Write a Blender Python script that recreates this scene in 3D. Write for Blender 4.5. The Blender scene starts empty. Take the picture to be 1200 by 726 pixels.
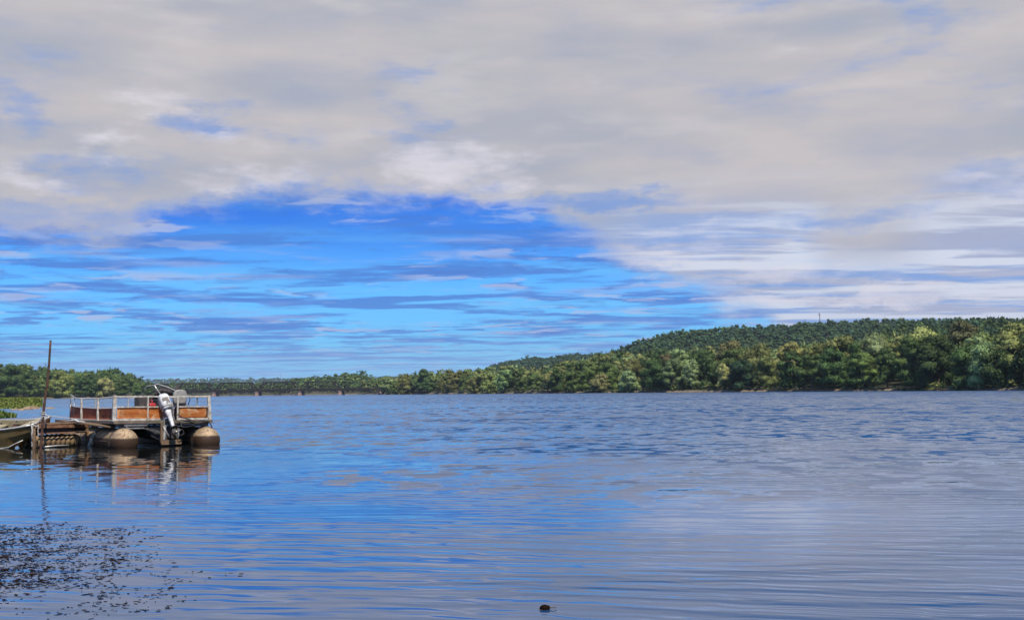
import bpy, bmesh, math, random
import numpy as np
from mathutils import Vector, Matrix, Euler
R = math.radians
random.seed(7)
rng = np.random.default_rng(11)
sc = bpy.context.scene
COL = sc.collection

# ------------------------------------------------------------------ camera
F = 1350.0                      # focal length in pixels of the 1200 px wide photograph
CAMZ = 1.255
cam_d = bpy.data.cameras.new('camera')
cam = bpy.data.objects.new('camera', cam_d)
COL.objects.link(cam)
cam_d.sensor_width = 36.0
cam_d.lens = 36.0 * F / 1200.0
cam_d.clip_start = 0.1
cam_d.clip_end = 30000
cam.matrix_world = Matrix.Translation((0, 0, CAMZ)) @ Matrix.Rotation(R(90 + 4.05), 4, 'X') @ Matrix.Rotation(R(-0.63), 4, 'Z')
sc.camera = cam
CM = cam.matrix_world.to_3x3()

def ray(px, py):
    return (CM @ Vector(((px - 600) / F, -(py - 363) / F, -1))).normalized()
def at(px, py, Y):
    """the point seen at a photo pixel, at ground distance Y along +Y"""
    d = ray(px, py)
    return Vector((0, 0, CAMZ)) + d * (Y / d.y)
def azel(px, py):
    d = ray(px, py)
    return math.degrees(math.atan2(d.x, d.y)), math.degrees(math.asin(d.z))
def onwater(px, py, z=0.0):
    d = ray(px, py)
    return Vector((0, 0, CAMZ)) + d * ((z - CAMZ) / d.z)
def hor(px):
    return 458.5 - (px - 600) * 0.011

def lin(r, g, b):
    f = lambda c: (c / 255 / 12.92) if c <= 10 else ((c / 255 + 0.055) / 1.055) ** 2.4
    return (f(r), f(g), f(b), 1.0)

# ------------------------------------------------------------------ tagging
def tag(o, label=None, cat=None, group=None, kind=None):
    if label: o['label'] = label
    if cat: o['category'] = cat
    if group: o['group'] = group
    if kind: o['kind'] = kind
    return o
def empty(name, loc=(0, 0, 0), rot=(0, 0, 0)):
    o = bpy.data.objects.new(name, None)
    COL.objects.link(o)
    o.location = loc
    o.rotation_euler = rot
    o.empty_display_size = 0.2
    return o

# ------------------------------------------------------------------ mesh builder
class MB:
    def __init__(s):
        s.bm = bmesh.new()
    def box(s, c, size, rot=None, bev=0.0):
        m = Matrix.Translation(c)
        if rot is not None: m = m @ Euler(rot).to_matrix().to_4x4()
        m = m @ Matrix.Diagonal((size[0], size[1], size[2], 1))
        r = bmesh.ops.create_cube(s.bm, size=1.0, matrix=m)
        if bev > 0:
            es = {e for v in r['verts'] for e in v.link_edges}
            bmesh.ops.bevel(s.bm, geom=list(es), offset=bev, segments=2, affect='EDGES', profile=0.5)
        return s
    def bar(s, a, b, w, h=None, up=(0, 0, 1), bev=0.0):
        a, b = Vector(a), Vector(b)
        h = h or w
        d = (b - a); L = d.length; d.normalize()
        u = Vector(up)
        if abs(d.dot(u)) > 0.95: u = Vector((0, 1, 0))
        sx = d.cross(u).normalized(); uz = sx.cross(d).normalized()
        m = Matrix((( sx.x*w, d.x*L, uz.x*h, (a.x+b.x)/2), (sx.y*w, d.y*L, uz.y*h, (a.y+b.y)/2), (sx.z*w, d.z*L, uz.z*h, (a.z+b.z)/2), (0, 0, 0, 1)))
        r = bmesh.ops.create_cube(s.bm, size=1.0, matrix=m)
        if bev > 0:
            es = {e for v in r['verts'] for e in v.link_edges}
            bmesh.ops.bevel(s.bm, geom=list(es), offset=bev, segments=1, affect='EDGES')
        return s
    def tube(s, pts, rad, n=8, caps=True, smooth=True):
        pts = [Vector(p) for p in pts]
        rads = rad if isinstance(rad, (list, tuple)) else [rad] * len(pts)
        rings = []; prev = None
        for i, p in enumerate(pts):
            if i == 0: t = pts[1] - pts[0]
            elif i == len(pts) - 1: t = pts[-1] - pts[-2]
            else: t = pts[i + 1] - pts[i - 1]
            t.normalize()
            ref = prev if prev is not None else (Vector((0, 0, 1)) if abs(t.z) < 0.9 else Vector((1, 0, 0)))
            sx = (ref - t * ref.dot(t))
            if sx.length < 1e-4: sx = t.orthogonal()
            sx.normalize(); prev = sx
            sy = t.cross(sx)
            rings.append([s.bm.verts.new(p + (sx * math.cos(2*math.pi*k/n) + sy * math.sin(2*math.pi*k/n)) * rads[i]) for k in range(n)])
        for i in range(len(rings) - 1):
            for k in range(n):
                f = s.bm.faces.new((rings[i][k], rings[i][(k+1) % n], rings[i+1][(k+1) % n], rings[i+1][k]))
                f.smooth = smooth
        if caps:
            s.bm.faces.new(rings[0][::-1]); s.bm.faces.new(rings[-1])
        return s
    def loft(s, rings, caps=True, smooth=True):
        vr = [[s.bm.verts.new(p) for p in r] for r in rings]
        n = len(vr[0])
        for i in range(len(vr) - 1):
            for k in range(n):
                f = s.bm.faces.new((vr[i][k], vr[i][(k+1) % n], vr[i+1][(k+1) % n], vr[i+1][k])); f.smooth = smooth
        if caps:
            s.bm.faces.new(vr[0][::-1]); s.bm.faces.new(vr[-1])
        return s
    def sheet(s, grid, thick, smooth=True):
        """thick surface over a grid of points"""
        g = [[Vector(p) for p in r] for r in grid]
        vs = [[s.bm.verts.new(p) for p in r] for r in g]
        fs = []
        for i in range(len(g) - 1):
            for k in range(len(g[0]) - 1):
                f = s.bm.faces.new((vs[i][k], vs[i][k+1], vs[i+1][k+1], vs[i+1][k])); f.smooth = smooth
                fs.append(f)
        bmesh.ops.solidify(s.bm, geom=fs, thickness=thick)
        return s
    def build(s, name, mat, parent=None, smooth=None):
        bmesh.ops.recalc_face_normals(s.bm, faces=s.bm.faces[:])
        me = bpy.data.meshes.new(name)
        s.bm.to_mesh(me); s.bm.free()
        if smooth is not None:
            for p in me.polygons: p.use_smooth = smooth
        me.materials.append(mat)
        o = bpy.data.objects.new(name, me)
        COL.objects.link(o)
        o.parent = parent
        return o

# ------------------------------------------------------------------ materials
class NT:
    """tiny helper to write node expressions"""
    def __init__(s, tree):
        s.t = tree; s.n = tree.nodes; s.l = tree.links
    def add(s, typ, **kw):
        nd = s.n.new(typ)
        for k, v in kw.items(): setattr(nd, k, v)
        return nd
    def put(s, sock, v):
        if isinstance(v, bpy.types.NodeSocket): s.l.new(v, sock)
        else: sock.default_value = v
    def m(s, op, a, b=None, c=None, clamp=False):
        nd = s.add('ShaderNodeMath', operation=op); nd.use_clamp = clamp
        s.put(nd.inputs[0], a)
        if b is not None: s.put(nd.inputs[1], b)
        if c is not None: s.put(nd.inputs[2], c)
        return nd.outputs[0]
    def ss(s, x, lo, hi, a=0.0, b=1.0):
        nd = s.add('ShaderNodeMapRange', interpolation_type='SMOOTHSTEP')
        s.put(nd.inputs['Value'], x); s.put(nd.inputs['From Min'], lo); s.put(nd.inputs['From Max'], hi)
        s.put(nd.inputs['To Min'], a); s.put(nd.inputs['To Max'], b)
        return nd.outputs[0]
    def mix(s, f, a, b, mode='MIX'):
        nd = s.add('ShaderNodeMix', data_type='RGBA', blend_type=mode)
        s.put(nd.inputs[0], f); s.put(nd.inputs[6], a); s.put(nd.inputs[7], b)
        return nd.outputs[2]
    def noise(s, vec, scale, detail=4.0, rough=0.55, dist=0.0, out=0):
        nd = s.add('ShaderNodeTexNoise')
        if vec is not None: s.l.new(vec, nd.inputs['Vector'])
        nd.inputs['Scale'].default_value = scale; nd.inputs['Detail'].default_value = detail
        nd.inputs['Roughness'].default_value = rough; nd.inputs['Distortion'].default_value = dist
        return nd.outputs[out]
    def xyz(s, x, y, z):
        nd = s.add('ShaderNodeCombineXYZ')
        for i, v in enumerate((x, y, z)): s.put(nd.inputs[i], v)
        return nd.outputs[0]
    def sep(s, v):
        nd = s.add('ShaderNodeSeparateXYZ'); s.l.new(v, nd.inputs[0]); return nd.outputs
    def mapping(s, v, loc=(0,0,0), rot=(0,0,0), scale=(1,1,1)):
        nd = s.add('ShaderNodeMapping'); s.l.new(v, nd.inputs[0])
        nd.inputs['Location'].default_value = loc; nd.inputs['Rotation'].default_value = rot; nd.inputs['Scale'].default_value = scale
        return nd.outputs[0]
    def bump(s, h, strength=0.5, dist=0.01):
        nd = s.add('ShaderNodeBump'); nd.inputs['Strength'].default_value = strength; nd.inputs['Distance'].default_value = dist
        s.l.new(h, nd.inputs['Height']); return nd.outputs[0]

def new_mat(name):
    m = bpy.data.materials.new(name); m.use_nodes = True
    t = NT(m.node_tree)
    b = m.node_tree.nodes['Principled BSDF']
    return m, t, b

def worn(name, c1, c2, rough=0.6, metal=0.0, scale=6.0, stain=None, stain_at=0.6, bump=0.3, grain=None, rot=(0,0,0)):
    """two-tone weathered surface with optional dark stains; grain stretches the pattern"""
    m, t, b = new_mat(name)
    tc = t.add('ShaderNodeTexCoord').outputs['Object']
    v = t.mapping(tc, rot=rot, scale=grain or (1, 1, 1))
    n = t.noise(v, scale, 6, 0.65)
    col = t.mix(t.ss(n, 0.35, 0.65), c1, c2)
    if stain:
        n2 = t.noise(tc, scale * 0.45, 5, 0.7, 0.4)
        col = t.mix(t.ss(n2, stain_at - 0.08, stain_at + 0.06), col, stain)
    t.put(b.inputs['Base Color'], col)
    b.inputs['Roughness'].default_value = rough
    b.inputs['Metallic'].default_value = metal
    n3 = t.noise(v, scale * 3, 5, 0.6)
    t.put(b.inputs['Roughness'], t.ss(n3, 0.3, 0.7, max(rough - 0.12, 0.05), min(rough + 0.15, 1)))
    t.put(b.inputs['Normal'], t.bump(n3, bump, 0.01))
    return m

M = {}
M['white_paint'] = worn('weathered_white_paint', (0.62, 0.57, 0.48, 1), (0.32, 0.27, 0.20, 1), 0.5, stain=(0.22, 0.17, 0.12, 1), stain_at=0.66, scale=9)
M['orange_panel'] = worn('faded_orange_panel', (0.60, 0.16, 0.03, 1), (0.74, 0.30, 0.07, 1), 0.5, stain=(0.80, 0.50, 0.25, 1), stain_at=0.60, scale=7, grain=(0.6, 0.6, 2.0))
M['red_panel'] = worn('faded_red_panel', (0.42, 0.085, 0.03, 1), (0.56, 0.17, 0.06, 1), 0.6, stain=(0.10, 0.03, 0.02, 1), stain_at=0.6, scale=4)
def pontoon_mat():
    m, t, b = new_mat('stained_aluminium')
    pos = t.add('ShaderNodeNewGeometry').outputs['Position']
    z = t.sep(pos)[2]
    tc = t.add('ShaderNodeTexCoord').outputs['Object']
    n = t.noise(t.mapping(tc, scale=(1, 0.5, 1)), 7, 6, 0.7)
    col = t.mix(t.ss(n, 0.35, 0.65), (0.48, 0.35, 0.20, 1), (0.28, 0.18, 0.10, 1))
    n2 = t.noise(tc, 12, 4, 0.6)
    col = t.mix(t.ss(n2, 0.56, 0.68), col, (0.12, 0.075, 0.04, 1))
    zz = t.m('ADD', z, t.m('MULTIPLY', n, 0.05))
    col = t.mix(t.ss(zz, 0.285, 0.235), col, (0.055, 0.028, 0.012, 1))      # waterline grime
    t.put(b.inputs['Base Color'], col)
    b.inputs['Metallic'].default_value = 0.3
    t.put(b.inputs['Roughness'], t.ss(n2, 0.3, 0.7, 0.5, 0.75))
    t.put(b.inputs['Normal'], t.bump(n, 0.35, 0.03))
    return m
M['pontoon'] = pontoon_mat()
M['deck_frame'] = worn('weathered_deck_edge', (0.10, 0.075, 0.05, 1), (0.20, 0.15, 0.10, 1), 0.8, scale=8)
M['deck'] = worn('grey_carpeted_deck', (0.12, 0.11, 0.10, 1), (0.20, 0.18, 0.15, 1), 0.95, scale=10)
M['dark_metal'] = worn('dark_greasy_metal', (0.035, 0.03, 0.028, 1), (0.08, 0.065, 0.05, 1), 0.5, 0.3, 12)
M['bracket'] = worn('grey_cast_metal', (0.30, 0.29, 0.27, 1), (0.18, 0.16, 0.14, 1), 0.5, 0.4, 12)
M['cowl'] = worn('chalky_white_cowling', (0.70, 0.69, 0.66, 1), (0.46, 0.44, 0.40, 1), 0.5, stain=(0.10, 0.085, 0.07, 1), stain_at=0.60, scale=10)
M['skeg'] = worn('rust_yellow_metal', (0.50, 0.33, 0.10, 1), (0.32, 0.18, 0.06, 1), 0.55, 0.3, 14)
M['wood'] = worn('old_brown_timber', (0.22, 0.14, 0.075, 1), (0.13, 0.075, 0.04, 1), 0.85, scale=5, grain=(1, 1, 6), bump=0.6)
M['rust'] = worn('rusty_iron', (0.20, 0.085, 0.04, 1), (0.33, 0.17, 0.09, 1), 0.85, 0.1, 9, stain=(0.10, 0.045, 0.025, 1), bump=0.6)
M['pole'] = worn('dark_rusty_pole', (0.045, 0.022, 0.014, 1), (0.12, 0.055, 0.03, 1), 0.85, 0.0, 14, bump=0.5)
M['rope'] = worn('pale_rope', (0.62, 0.60, 0.55, 1), (0.42, 0.38, 0.32, 1), 0.9, scale=40)
M['olive'] = worn('olive_boat_paint', (0.34, 0.26, 0.11, 1), (0.46, 0.31, 0.12, 1), 0.55, 0.1, 4, stain=(0.30, 0.14, 0.05, 1), stain_at=0.58)
M['olive_in'] = worn('pale_olive_paint', (0.38, 0.33, 0.20, 1), (0.27, 0.22, 0.12, 1), 0.6, 0.0, 5, stain=(0.16, 0.11, 0.06, 1), stain_at=0.64)
M['pale_metal'] = worn('pale_bare_aluminium', (0.60, 0.58, 0.52, 1), (0.42, 0.40, 0.34, 1), 0.4, 0.5, 9)
M['drum'] = worn('tan_ribbed_drum', (0.32, 0.21, 0.10, 1), (0.16, 0.095, 0.045, 1), 0.6, 0.1, 6)
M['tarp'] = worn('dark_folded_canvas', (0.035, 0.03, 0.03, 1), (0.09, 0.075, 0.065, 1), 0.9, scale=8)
M['seat'] = worn('grey_vinyl', (0.36, 0.34, 0.30, 1), (0.25, 0.23, 0.20, 1), 0.55, scale=6, stain=(0.12, 0.10, 0.08, 1), stain_at=0.64)
M['red_plastic'] = worn('red_plastic', (0.45, 0.02, 0.02, 1), (0.32, 0.015, 0.015, 1), 0.4, scale=6)
M['black'] = worn('black_rubber', (0.015, 0.015, 0.015, 1), (0.03, 0.03, 0.03, 1), 0.5, scale=10)
M['bleached'] = worn('bleached_wood', (0.50, 0.43, 0.30, 1), (0.34, 0.27, 0.17, 1), 0.8, scale=10, bump=0.6)
M['rock'] = worn('brown_river_stone', (0.34, 0.24, 0.13, 1), (0.20, 0.13, 0.075, 1), 0.85, scale=1.2, bump=0.8)
M['bridge'] = worn('dark_bridge_steel', (0.010, 0.007, 0.006, 1), (0.028, 0.017, 0.014, 1), 0.8, 0.0, 0.3)
M['pier'] = worn('stained_bridge_stone', (0.36, 0.24, 0.18, 1), (0.24, 0.15, 0.11, 1), 0.9, scale=0.4, bump=0.5)
M['mast'] = worn('dark_mast_steel', (0.10, 0.10, 0.11, 1), (0.16, 0.16, 0.17, 1), 0.6, scale=1)
M['bark'] = worn('grey_brown_bark', (0.10, 0.075, 0.05, 1), (0.17, 0.13, 0.09, 1), 0.9, scale=1.0, grain=(4, 4, 1), bump=0.8)
M['weed'] = worn('dark_waterweed', (0.006, 0.004, 0.003, 1), (0.020, 0.011, 0.006, 1), 0.9, scale=3)

M['weed'].node_tree.nodes['Principled BSDF'].inputs['Specular IOR Level'].default_value = 0.0
def leaf_mat(name, attr=False):
    m, t, b = new_mat(name)
    if attr:
        a = t.add('ShaderNodeAttribute'); a.attribute_name = 'tint'; tint = a.outputs['Color']
    else:
        tint = t.add('ShaderNodeObjectInfo').outputs['Color']
    pos = t.add('ShaderNodeNewGeometry').outputs['Position']
    n = t.noise(pos, 0.55, 3, 0.6)
    n2 = t.noise(pos, 2.3, 2, 0.5)
    k = t.m('ADD', t.ss(n, 0.3, 0.7, 0.70, 1.55), t.ss(n2, 0.3, 0.7, -0.2, 0.25))
    col = t.mix(1.0, tint, t.xyz(k, k, t.m('MULTIPLY', k, 0.9)), 'MULTIPLY')
    col = t.mix(t.ss(n2, 0.58, 0.75, 0, 0.45), col, (0.19, 0.20, 0.085, 1))
    t.put(b.inputs['Base Color'], col)
    b.inputs['Roughness'].default_value = 0.7
    b.inputs['Specular IOR Level'].default_value = 0.12
    return m
M['leaf'] = leaf_mat('foliage')
M['leaf_far'] = leaf_mat('foliage_far', True)

# ------------------------------------------------------------------ world
SUN_DIR = Vector((0.24, -0.52, 0.82)).normalized()        # towards the sun
sun_el = math.asin(SUN_DIR.z)
sun_az = math.atan2(SUN_DIR.x, SUN_DIR.y)
world = bpy.data.worlds.new('World'); sc.world = world; world.use_nodes = True
SKY_S = 0.10
def build_world():
    t = NT(world.node_tree)
    for nd in list(t.n): t.n.remove(nd)
    out = t.add('ShaderNodeOutputWorld'); bg = t.add('ShaderNodeBackground'); bg.inputs[1].default_value = SKY_S
    t.l.new(bg.outputs[0], out.inputs[0])
    sky = t.add('ShaderNodeTexSky', sky_type='NISHITA'); sky.sun_disc = False
    sky.sun_elevation = sun_el; sky.sun_rotation = sun_az
    sky.air_density = 1.0; sky.dust_density = 0.3; sky.ozone_density = 2.0
    K = 1.0 / SKY_S
    C = lambda r, g, b: tuple(c * K for c in lin(r, g, b)[:3]) + (1,)
    d = t.add('ShaderNodeTexCoord').outputs['Generated']
    x, y, z = t.sep(d)
    az = t.m('MULTIPLY', t.m('ARCTAN2', x, y), 57.2958)
    el = t.m('MULTIPLY', t.m('ARCSINE', z), 57.2958)
    zz = t.m('ADD', t.m('MAXIMUM', z, 0.0), 0.035)
    P = t.xyz(t.m('DIVIDE', x, zz), t.m('DIVIDE', y, zz), 0.0)          # a flat cloud layer seen from below
    # clear sky
    clear = t.mix(1.0, sky.outputs[0], (0.22, 0.80, 1.55, 1), 'MULTIPLY')
    # cyan-pale towards the horizon is the sky's own; thin veils between streaks
    wv = t.noise(P, 1.2, 3, 0.5, 0.0, 1)
    vm = t.add('ShaderNodeVectorMath', operation='MULTIPLY_ADD'); t.l.new(wv, vm.inputs[0]); vm.inputs[1].default_value = (0.7, 0.35, 0); t.l.new(P, vm.inputs[2]); PW = vm.outputs[0]
    nA = t.noise(t.mapping(PW, loc=(3.1, 1.7, 0), scale=(0.55, 0.95, 1)), 1.25, 9, 0.62, 0.1)
    nB = t.noise(t.mapping(PW, loc=(9.3, 4.4, 0), scale=(0.5, 0.9, 1)), 1.15, 9, 0.62, 0.1)
    nC = t.noise(t.mapping(PW, loc=(-5.3, 8.4, 0), scale=(0.5, 1.0, 1)), 1.1, 8, 0.62)
    deep = t.mix(t.ss(el, 4.5, 10.0), clear, C(28, 112, 228))
    deep = t.mix(t.ss(el, 14.0, 40.0), deep, clear)
    col = t.mix(t.m('MULTIPLY', t.ss(nC, 0.42, 0.64), t.ss(el, 0.5, 9.0, 0.85, 0.25)), deep, C(110, 195, 250))
    col = t.mix(t.m('MULTIPLY', t.ss(nA, 0.48, 0.58), t.ss(el, 10.0, 7.0, 0.40, 0.88)), col, C(66, 126, 214))
    col = t.mix(t.m('MULTIPLY', t.ss(nB, 0.55, 0.67), 0.75), col, C(140, 168, 228))
    nD = t.noise(t.mapping(PW, loc=(19, 2, 0), scale=(0.9, 1.1, 1)), 2.2, 7, 0.62, 0.1)
    nE = t.noise(t.mapping(PW, loc=(29, 5, 0), scale=(0.9, 1.0, 1)), 2.0, 7, 0.62, 0.1)
    nF = t.ss(t.noise(t.mapping(P, loc=(4, 6, 0)), 0.5, 4, 0.6), 0.38, 0.60)
    col = t.mix(t.m('MULTIPLY', t.ss(nD, 0.50, 0.57), t.m('MULTIPLY', nF, 0.80)), col, C(70, 122, 210))
    col = t.mix(t.m('MULTIPLY', t.ss(nE, 0.53, 0.61), t.m('MULTIPLY', nF, 0.80)), col, C(176, 190, 228))
    band = t.m('MULTIPLY', t.ss(el, 3.0, 0.3), 0.60)
    col = t.mix(band, col, C(148, 198, 245))
    # ---- deck edge
    fc = t.add('ShaderNodeFloatCurve')
    pts = [(-40, 6.4), (-24, 7.3), (-20.3, 7.5), (-16.5, 8.3), (-14, 9.0), (-11.3, 9.5), (-6.3, 9.2), (-1.7, 9.3), (0.9, 9.0), (2.6, 8.0), (5.0, 6.7),
           (8.4, 5.1), (10.5, 4.0), (12.5, 2.8), (15, 0.6), (18, -1.0), (40, -1.5)]
    cv = fc.mapping.curves[0]
    cv.points[0].location = (0, (pts[0][1] + 5) / 20); cv.points[1].location = (1, (pts[-1][1] + 5) / 20)
    for a, v in pts[1:-1]: cv.points.new((a + 40) / 80, (v + 5) / 20)
    fc.mapping.update()
    t.put(fc.inputs['Value'], t.m('DIVIDE', t.m('ADD', az, 40.0), 80.0, clamp=True))
    vb = t.m('SUBTRACT', t.m('MULTIPLY', fc.outputs[0], 20.0), 5.0)
    AE = t.xyz(az, t.m('MULTIPLY', el, 2.2), 0.0)
    w1 = t.noise(AE, 0.22, 8, 0.64); w2 = t.noise(t.mapping(AE, loc=(31, 7, 0)), 0.22, 7, 0.64)
    f1 = t.noise(t.mapping(AE, loc=(3, 17, 0), scale=(0.5, 1, 1)), 0.55, 7, 0.62)
    edge = t.m('SUBTRACT', el, vb)
    edge = t.m('ADD', edge, t.m('MULTIPLY', t.m('SUBTRACT', w1, 0.5), 5.0))
    deck = t.ss(edge, -0.75, 1.15)
    azw = t.m('ADD', az, t.m('MULTIPLY', t.m('SUBTRACT', w2, 0.5), 10.0))
    elw = t.m('ADD', el, t.m('MULTIPLY', t.m('SUBTRACT', w1, 0.5), 4.0))
    def blob(px, py, wx, wy):
        a, e = azel(px, py)
        dx = t.m('DIVIDE', t.m('SUBTRACT', azw, a), wx / F * 57.3)
        dy = t.m('DIVIDE', t.m('SUBTRACT', elw, e), wy / F * 57.3)
        r = t.m('SQRT', t.m('ADD', t.m('MULTIPLY', dx, dx), t.m('MULTIPLY', dy, dy)))
        return t.ss(r, 1.5, 0.0)
    def union(lst):
        o = None
        for px, py, wx, wy, k in lst:
            b = t.m('MULTIPLY', blob(px, py, wx, wy), k)
            o = b if o is None else t.m('MAXIMUM', o, b)
        return o
    gaps = union([(235, 143, 80, 24, 1), (115, 205, 95, 26, .9), (5, 120, 50, 40, .9), (470, 88, 60, 26, .75), (1075, 15, 70, 34, .8), (880, 5, 100, 24, .7), (1055, 60, 80, 24, .6),
                  (985, 252, 110, 18, .9), (700, 236, 150, 13, 1.1), (365, 158, 45, 26, .6), (480, 145, 50, 34, .7), (30, 246, 130, 20, .9), (1190, 200, 60, 40, .6), (930, 105, 110, 30, .55), (60, 75, 60, 20, .6), (1150, 110, 80, 24, .5)])
    gaps = t.ss(t.m('ADD', gaps, t.m('MULTIPLY', t.m('SUBTRACT', f1, 0.5), 2.0)), 0.15, 1.40, 0.0, 0.68)
    puffs = union([(525, 192, 100, 30, 1.1), (290, 212, 80, 22, .9), (140, 166, 50, 22, .9), (190, 118, 70, 18, .8), (600, 212, 80, 22, .9), (480, 235, 60, 18, .9), (760, 298, 120, 20, .85), (290, 160, 40, 14, .8),
                   (1010, 350, 220, 10, 1.1), (1180, 220, 60, 20, .8), (900, 322, 150, 14, .8), (20, 212, 70, 16, .8), (830, 345, 100, 10, .8), (800, 270, 90, 14, .6)])
    f2 = t.noise(t.mapping(AE, loc=(53, 17, 0), scale=(0.55, 1, 1)), 0.50, 8, 0.62)
    puffs = t.ss(t.m('ADD', puffs, t.m('MULTIPLY', t.m('SUBTRACT', f2, 0.5), 2.4)), 0.15, 1.45, 0.0, 0.80)
    n1 = t.noise(t.mapping(P, loc=(2, 12, 0)), 0.55, 7, 0.6)
    n2 = t.noise(t.mapping(AE, loc=(5, 3, 0), scale=(0.5, 1, 1)), 0.12, 4, 0.5)
    n3 = t.noise(t.mapping(AE, loc=(15, 23, 0), scale=(0.55, 1, 1)), 0.26, 5, 0.52)
    dcol = t.mix(t.ss(n2, 0.34, 0.66), C(172, 175, 186), C(197, 191, 192))
    dcol = t.mix(t.ss(n3, 0.48, 0.78, 0, 0.50), dcol, C(156, 166, 192))
    dcol = t.mix(t.ss(n3, 0.50, 0.28, 0, 0.50), dcol, C(210, 204, 204))
    # streaky lower part on the right
    nS = t.noise(t.mapping(PW, loc=(1, 3, 0), scale=(0.40, 0.95, 1)), 1.7, 8, 0.58)
    nT = t.noise(t.mapping(PW, loc=(7, 13, 0), scale=(0.36, 0.95, 1)), 1.6, 8, 0.58)
    low = t.m('MULTIPLY', t.ss(el, 11.0, 6.5), t.ss(az, 1.0, 8.0))
    bsp = t.m('MULTIPLY', t.ss(az, 14.0, 16.0), t.ss(az, 21.0, 18.0))          # the greyer smudge in the streaks
    low = t.m('MULTIPLY', low, t.m('SUBTRACT', 1.0, t.m('MULTIPLY', bsp, t.ss(el, 5.0, 7.0, 0.1, 0.75))))
    dcol = t.mix(t.m('MULTIPLY', low, 0.5), dcol, C(150, 170, 218))
    dcol = t.mix(t.m('MULTIPLY', t.ss(nS, 0.48, 0.60), t.m('MULTIPLY', low, 0.75)), dcol, C(108, 158, 226))
    dcol = t.mix(t.m('MULTIPLY', t.ss(nT, 0.46, 0.58), t.m('MULTIPLY', low, 0.9)), dcol, C(216, 222, 236))
    dcol = t.mix(gaps, dcol, C(95, 145, 218))
    dcol = t.mix(puffs, dcol, C(224, 220, 230))
    dcol = t.mix(t.m('MULTIPLY', t.ss(edge, 1.6, -0.2), 0.5), dcol, C(165, 180, 216))      # thin bluish rim
    # unseen deck overhead and behind the camera thinned out to lower the ambient light
    far = t.m('MULTIPLY', t.ss(el, 44.0, 26.0), t.ss(y, -0.35, 0.15))
    rest = t.ss(n1, 0.48, 0.68, 0.0, 0.7)
    deck = t.m('MULTIPLY', deck, t.m('MAXIMUM', far, rest))
    col = t.mix(deck, col, dcol)
    t.l.new(col, bg.inputs[0])
build_world()

sun_d = bpy.data.lights.new('sun', 'SUN'); sun = bpy.data.objects.new('sun', sun_d); COL.objects.link(sun)
sun_d.energy = 5.0; sun_d.angle = R(0.5); sun_d.color = (1.0, 0.93, 0.82)
sun.rotation_euler = SUN_DIR.to_track_quat('Z', 'Y').to_euler()
sun.location = (0, -20, 60)

# ------------------------------------------------------------------ terrain
def tab(points):
    xs = np.array([p[0] for p in points], float); ys = np.array([p[1] for p in points], float)
    return lambda v: np.interp(v, xs, ys)
shore = tab([(-2500, 260), (-1200, 420), (-500, 700), (-200, 800), (0, 850), (160, 880), (185, 1250), (300, 1330), (425, 1200), (452, 980), (500, 890), (560, 790), (600, 730), (650, 670), (750, 578),
             (850, 517), (950, 462), (1050, 412), (1150, 362), (1200, 338), (1500, 250), (2200, 170), (3500, 130)])
def ridge_tab(pts, dist, trees):
    return tab([(px, max(0.0, (hor(px) - py) / F * dist + CAMZ - trees)) for px, py in pts])
RIDGES = [  # crest height table, distance, width towards us, width beyond
    (ridge_tab([(560, 470), (640, 440), (700, 421), (720, 410), (740, 402), (770, 393), (800, 387), (850, 383.5), (900, 380), (960, 376.5), (1000, 375), (1060, 374), (1200, 372), (1500, 380), (2200, 400)], 1300, 16.5), 1300, 330, 500),
    (ridge_tab([(900, 460), (980, 410), (1030, 386), (1060, 379), (1100, 375), (1150, 372), (1200, 373), (1400, 378), (1800, 395), (3000, 420)], 800, 18), 800, 190, 160),
    (ridge_tab([(520, 455), (590, 427), (625, 421), (645, 422), (665, 418.5), (700, 418), (760, 425), (900, 445)], 1900, 11), 1900, 330, 500),
    (ridge_tab([(330, 448), (400, 441.5), (430, 438), (470, 434), (500, 431), (540, 430), (600, 431), (640, 432), (660, 430), (680, 428), (740, 423), (800, 416), (860, 410), (920, 405), (980, 402), (1050, 402), (1200, 398), (1500, 410)], 760, 15), 760, 60, 300),
    (ridge_tab([(-1200, 410), (-300, 420), (0, 428), (15, 426), (45, 430), (80, 435), (130, 434), (150, 439), (165, 443), (190, 449), (230, 456)], 1000, 17), 1000, 70, 300),
    (ridge_tab([(310, 455), (335, 449), (352, 445), (380, 441.5), (400, 440), (430, 437), (460, 436), (520, 445)], 1430, 13), 1430, 90, 200),
    (tab([(-4000, 90), (-300, 60), (100, 36), (160, 40), (200, 44), (260, 42), (330, 40), (400, 40), (480, 44), (800, 60), (4000, 100)]), 5200, 700, 600),
    (tab([(-1000, 10), (200, 9), (270, 6), (320, 10), (350, 20), (430, 24), (600, 20)]), 3000, 300, 600),
]
def hn(x, y, s):   # cheap smooth pseudo-noise
    return (np.sin(x / s + 1.3 * np.sin(y / (s * 1.7))) + np.sin(y / s * 1.1 + 1.7 * np.sin(x / (s * 1.3) + 2)) + 0.5 * np.sin((x + y) / (s * .45))) / 2.5
def pxof(x, y):
    return 600 + F * x / np.maximum(y, 1e-3)
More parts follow.
